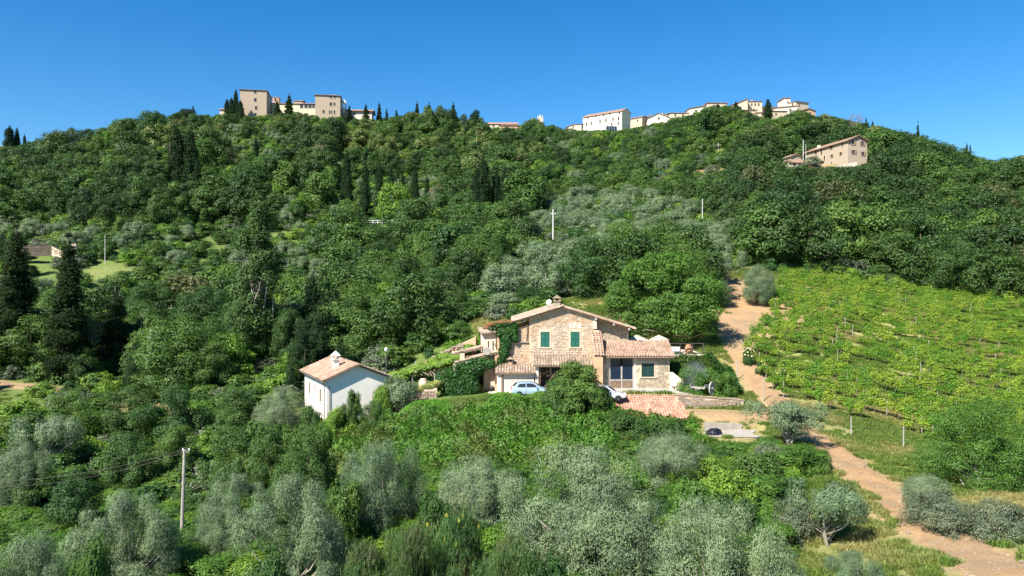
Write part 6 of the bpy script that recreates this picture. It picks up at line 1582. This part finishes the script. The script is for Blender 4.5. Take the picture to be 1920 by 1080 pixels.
for x in (.2, 2.6, 4.6): MB().box(x, x + .12, 3.2, 3.32, -.4, 2.4).build('post', M['wood_grey'], pg)
MB().poly([(-.2, 0, 1.36), (3.4, 0, 2.36), (3.4, .12, 2.36), (-.2, .12, 1.36), (-.2, 0, 1.5), (3.4, 0, 2.5), (3.4, .12, 2.5), (-.2, .12, 1.5)], [(0, 3, 2, 1), (4, 5, 6, 7), (0, 1, 5, 4), (1, 2, 6, 5), (2, 3, 7, 6), (3, 0, 4, 7)]).build('beam', M['wood_grey'], pg)
for k in range(7): MB().box(-.1 + k*.6, 0 + k*.6, -.2, 3.6, 1.55 + k*.165, 1.63 + k*.165).build('rafter', M['wood_grey'], pg)
iv = [(*px3(px, py, yv), rx, 1.7, .36) for px, py, rx, yv in [(745, 702, .9, 81.5), (770, 696, 1.1, 81.6), (795, 689, 1.1, 81.6), (820, 683, 1.1, 81.8), (842, 677, 1.0, 82), (858, 670, .8, 82.3), (872, 660, .7, 84), (755, 708, .7, 80.6), (730, 708, .8, 81), (880, 650, .9, 86), (835, 668, 1.0, 84.5), (815, 676, .8, 84.4)]]
tag(link('pergola_vine', lump_mesh('pergola_vine', 8, iv, 15000, (.19, .16), 'bright')), 'bright yellow green vine spread over the pergola roof', 'vine')
MB().box(-.2, 3.6, 2.9, 3.1, -.5, 1.3).build('back_wall', M['stone_dull'], pg)
sw = stone_wall('garden_wall', 'low rough stone wall under the pergola with plants spilling over it', (-11.6, 78.3, -.75), (-7.75, 78.3, -.45), 1.1, .6, hrow=(.16, .3), lrow=(.2, .42), seed=12, hB=1.35, cap=False); sw['kind'] = 'thing'
iv = [(*px3(px, py, 78.7), rx, .5, .3) for px, py, rx in [(765, 732, .8), (785, 730, .9), (805, 724, .8), (820, 718, .5), (750, 736, .5)]]
tag(link('wall_plants', lump_mesh('wall_plants', 9, iv, 4000, (.14, .1), 'yellow_plant')), 'pale yellow green succulents spilling over the low rough stone wall', 'plants')
e = empty('stone_vase', px3(794, 728, 79.2), 0, 'big rounded stone vase standing among the plants under the pergola', 'vase')
MB().lathe([(.3, 0), (.48, .25), (.52, .5), (.42, .8), (.3, .95), (.34, 1.02), (.25, .98)], 14).build('body', M['mortar'], e, True)
e = empty('dry_bank', (0, 0, 0)); bpy.data.objects.remove(e)
rs = random.Random(8); mb = MB()
for k in range(150):
    px = rs.uniform(802, 868); py = np.interp(px, [802, 868], [682, 652]) + rs.uniform(-9, 8); x, y, z = px3(px, py, 85 + rs.uniform(-.6, .6)); s = rs.uniform(.06, .17)
    mb.box(x - s, x + s, y - s, y + s, z - s*.8, z + s*.8, s*.35, rs)
o = mb.build('rocky_bank', M['stone_dry']); o['kind'] = 'stuff'; o['label'] = 'sunlit pile of rough stones on the bank above the pergola'
MB().prism([(0, -2.2), (5.6, -2.2), (5.6, 3.0), (0, .35)], 0, 3).build('rockery_bank', M['mortar_orange'], None, loc=(-9.7, 85.3, 2.6), kind='structure')
# little wall lamp post
lp = empty('garden_lamp', px3(724, 712, 88), 0, 'small white globe lamp on a thin post in the dark trees behind the pergola', 'lamp')
MB().tube([(0, 0, -2), (0, 0, 3.3)], .04, 6).build('post', M['metal'], lp); MB().lathe([(.03, 3.25), (.17, 3.35), (.22, 3.5), (.17, 3.65), (.03, 3.75)], 10).build('globe', M['dish'], lp, True)
# ---------------- poles, wires, posts
M['pole'] = simple('pale_pole', (0.55, 0.54, 0.51), 0.85, var=0.15, scale=2, bump=0.1)
def pole(px, yt, yb, d, lb, r=.11, arm='cross', mat='pole', lean=0.0):
    x, y, z = px3(px, yb, d); h = (yb - yt) / F * d; z0 = max(min(z, gz(x, y)), z - 1.2) - .3
    e = empty('utility_pole', (x, y, z0), 0, lb, 'pole'); H = h + z - z0
    MB().tube([(-lean, 0, 0), (0, 0, H)], [r, r*.7], 8).build('post', M[mat], e)
    if arm == 'cross':
        MB().box(-.55, .55, -.05, .05, H*.0 + H - 1.0, H - .9).build('crossarm', M[mat], e)
        for s in (-.5, 0, .5): MB().lathe([(.03, 0), (.06, .04), (.04, .09), (.06, .13), (.02, .17)], 8, (s, 0, H - .9)).build('insulator', M['dish'], e)
    elif arm == 'top':
        MB().box(-.12, .35, -.04, .04, H - .14, H - .06).build('bracket', M['metal'], e)
        for s in (-.1, .3): MB().lathe([(.03, 0), (.05, .04), (.03, .08), (.05, .12), (.02, .15)], 8, (s, 0, H - .06)).build('insulator', M['dish'], e)
    return (x, y, z0 + H)
p_front = pole(346, 843, 1045, 50, 'tall weathered grey wooden pole rising from the olives in the left foreground', .13, 'top', 'wood_grey', .25)
pole(282, 618, 672, 95, 'white pole with cross arm between the yew and the poplar', .1)
p_mid = pole(1037, 392, 458, 152, 'tall white pole standing in the olive grove above the farmhouse', .16)
p_r = pole(1317, 374, 420, 165, 'slim grey pole at the edge of the oak wood', .1, 'top')
pole(1347, 268, 292, 300, 'short white pole alone high on the slope under the hill town', .14, 'none')
pole(197, 440, 482, 150, 'thin grey pole on the open terraces at the left', .07, 'none')
pole(1506, 262, 292, 243, 'white pole at the left corner of the stone farmhouse', .13, 'none')
pole(1511, 270, 292, 243, 'shorter thin pole beside the white one at the stone farmhouse', .07, 'none')
def wire(A, B, sag, lb, r=.012):
    A = Vector(A); B = Vector(B); n = 14
    pts = [A.lerp(B, k/n) - Vector((0, 0, sag * 4 * (k/n) * (1 - k/n))) for k in range(n + 1)]
    tag(link('overhead_wire', MB().tube(pts, r, 4).mesh('overhead_wire', M['rail'])), lb, 'wire')
wire(p_front, px3(-60, 905, 47), .5, 'upper wire running left from the tall foreground pole')
wire(Vector(p_front) + Vector((0, 0, -.15)), px3(-60, 915, 46), .6, 'lower wire running left from the tall foreground pole')
wire(px3(1640, 404, 160), px3(2000, 430, 140), .5, 'wire crossing in front of the oak wood at the right', .03)
wire(p_mid, p_r, 1.5, 'thin wire between the white pole and the slim grey pole', .012)
wire(px3(-40, 452, 170), px3(140, 440, 165), .6, 'wire above the old stone wall at the left', .02)
# white fence on the hill
fe = empty('white_fence', px3(690, 420, 208), R(-4), 'short white rail fence beside the little green clearing in the middle of the slope', 'fence')
for k in range(7): MB().box(k*1.3, k*1.3 + .1, 0, .1, -2.2, 1.1).build('post', M['dish'], fe)
MB().box(0, 7.9, -.03, -.001, .95, 1.05).build('rail', M['dish'], fe); MB().box(0, 7.9, -.03, -.001, .4, .48).build('rail', M['dish'], fe)
# wire fence along the track
FP = [(1382, 712, 77), (1431, 753, 70), (1596, 820, 57), (1694, 842, 53.5)]
posts = []
for k, (px, py, d) in enumerate(FP):
    x, y, z = hit(px, py); h = (2.0, 2.4, 1.7, 1.9)[k]
    tag(link('fence_post', MB().tube([(0, 0, -.4), (.02 * (k % 2), 0, h)], [.06, .05], 7).mesh('fence_post', M['wood_grey']), None, (x, y, z)), ['wooden post beside the garden shrubs left of the track', 'tall wooden post above the open olive tree', 'grey post right of the open olive tree', 'thick grey post at the corner of the vineyard'][k], 'post')
    posts.append((x, y, z, h))
for a, b in zip(posts[1:-1], posts[2:]):
    for f in (.35, .65, .92):
        wire((a[0], a[1], a[2] + a[3]*f), (b[0], b[1], b[2] + b[3]*f), .05, ['lowest', 'middle', 'top'][[.35, .65, .92].index(f)] + ' fence wire in the ' + ('upper' if a is posts[1] else 'lower') + ' span between the grey posts beside the track', .008)
for px, py, px2, py2, lb in [(1398, 648, 1388, 638, 'leaning pale stake at the left corner of the vineyard'), (1812, 918, 1800, 898, 'fallen pale branch leaning under the hornbeam')]:
    a = Vector(hit(px, py)); b = Vector(px3(px2, py2, a.y + .2)); tag(link('leaning_stake', MB().tube([a, b], [.05, .04], 6).mesh('leaning_stake', M['wood_pale'])), lb, 'stake')
# roses at the row ends
def rose(px, py, s, lb):
    x, y, z = hit(px, py); p = P['shrub_fine'][1]; e = empty('rose_bush', (x, y, z), rnd.uniform(0, 6), lb, 'bush'); e.scale = (s, s, s)
    c = link('foliage', p.crown, e, scale=(.32, .32, .62))
    rs = np.random.RandomState(int(px)); n = 60; d = rdir(rs, n); V, Q = leaves(rs, d * [.62, .62, .7] + [0, 0, 1.0], unit(d + rdir(rs, n)*.4), .17, .17)
    link('blossom', quadmesh('rose_blossom', V, Q, M['rosey']), e)
M['rosey'] = leafmat('rose_petals', (0.72, 0.66, 0.22), (0.78, 0.72, 0.35), trans=0.2, isl=.15)
for px, py, s, lb in [(1403, 684, 1.15, 'rose bush full of pale yellow flowers at the left corner of the vineyard'), (1465, 728, 1.2, 'tall rose bush with a few yellow flowers at the lower vineyard edge'), (1428, 704, .9, 'dark rose bush between the two flowering ones'), (1437, 610, .9, 'yellow flowering rose bush beside the bare earth of the track'), (1412, 640, .8, 'dark rose bush at the track bend by the vineyard')]: rose(px, py, s, lb)
# garden weeds, stones along the track
rs = random.Random(4); mb = MB()
for k in range(900):
    i = rs.randrange(len(TRACK)); tx, ty, tw_ = TRACK[i]; a = rs.uniform(-1.5, 1.5) * tw_; b = rs.uniform(-1, 1); x, y = tx + a, ty + b; s = rs.uniform(.015, .06) if rs.random() < .93 else rs.uniform(.06, .12)
    z = gz(x, y); mb.box(x - s, x + s, y - s, y + s, z - s*.2, z + s + .03, s*.4, rs)
o = mb.build('track_stones', M['stone_dry']); o['kind'] = 'stuff'; o['label'] = 'small stones lying on the earth track'
# smoke over the barbecue behind the cart
t = NT('pale_smoke'); t.t.nodes.remove(t.b); v = t.n('ShaderNodeVolumePrincipled'); v.inputs['Color'].default_value = (.72, .78, .85, 1)
tc = t.obj(); gr = t.n('ShaderNodeTexGradient', gradient_type='SPHERICAL'); t.L(tc, gr.inputs[0])
dn = t.math('MULTIPLY', t.math('MULTIPLY', gr.outputs['Fac'], t.ramp(t.noise(1.6, 4, tc, 0.6, 0.5), [(0.35, 0.1), (0.7, 1.0)])), 0.9); t.L(dn, v.inputs['Density']); t.L(v.outputs[0], t.out.inputs['Volume'])
bmv = MB().lathe([(.05, -1), (.5, -.86), (.86, -.5), (1, 0), (.86, .5), (.5, .86), (.05, 1)], 14).build('smoke', t.m, None, True, loc=(18.2, 75.6, 2.6)); bmv.scale = (1.5, .9, 1.7); bmv['kind'] = 'stuff'; bmv['label'] = 'thin bluish smoke drifting up behind the cart'
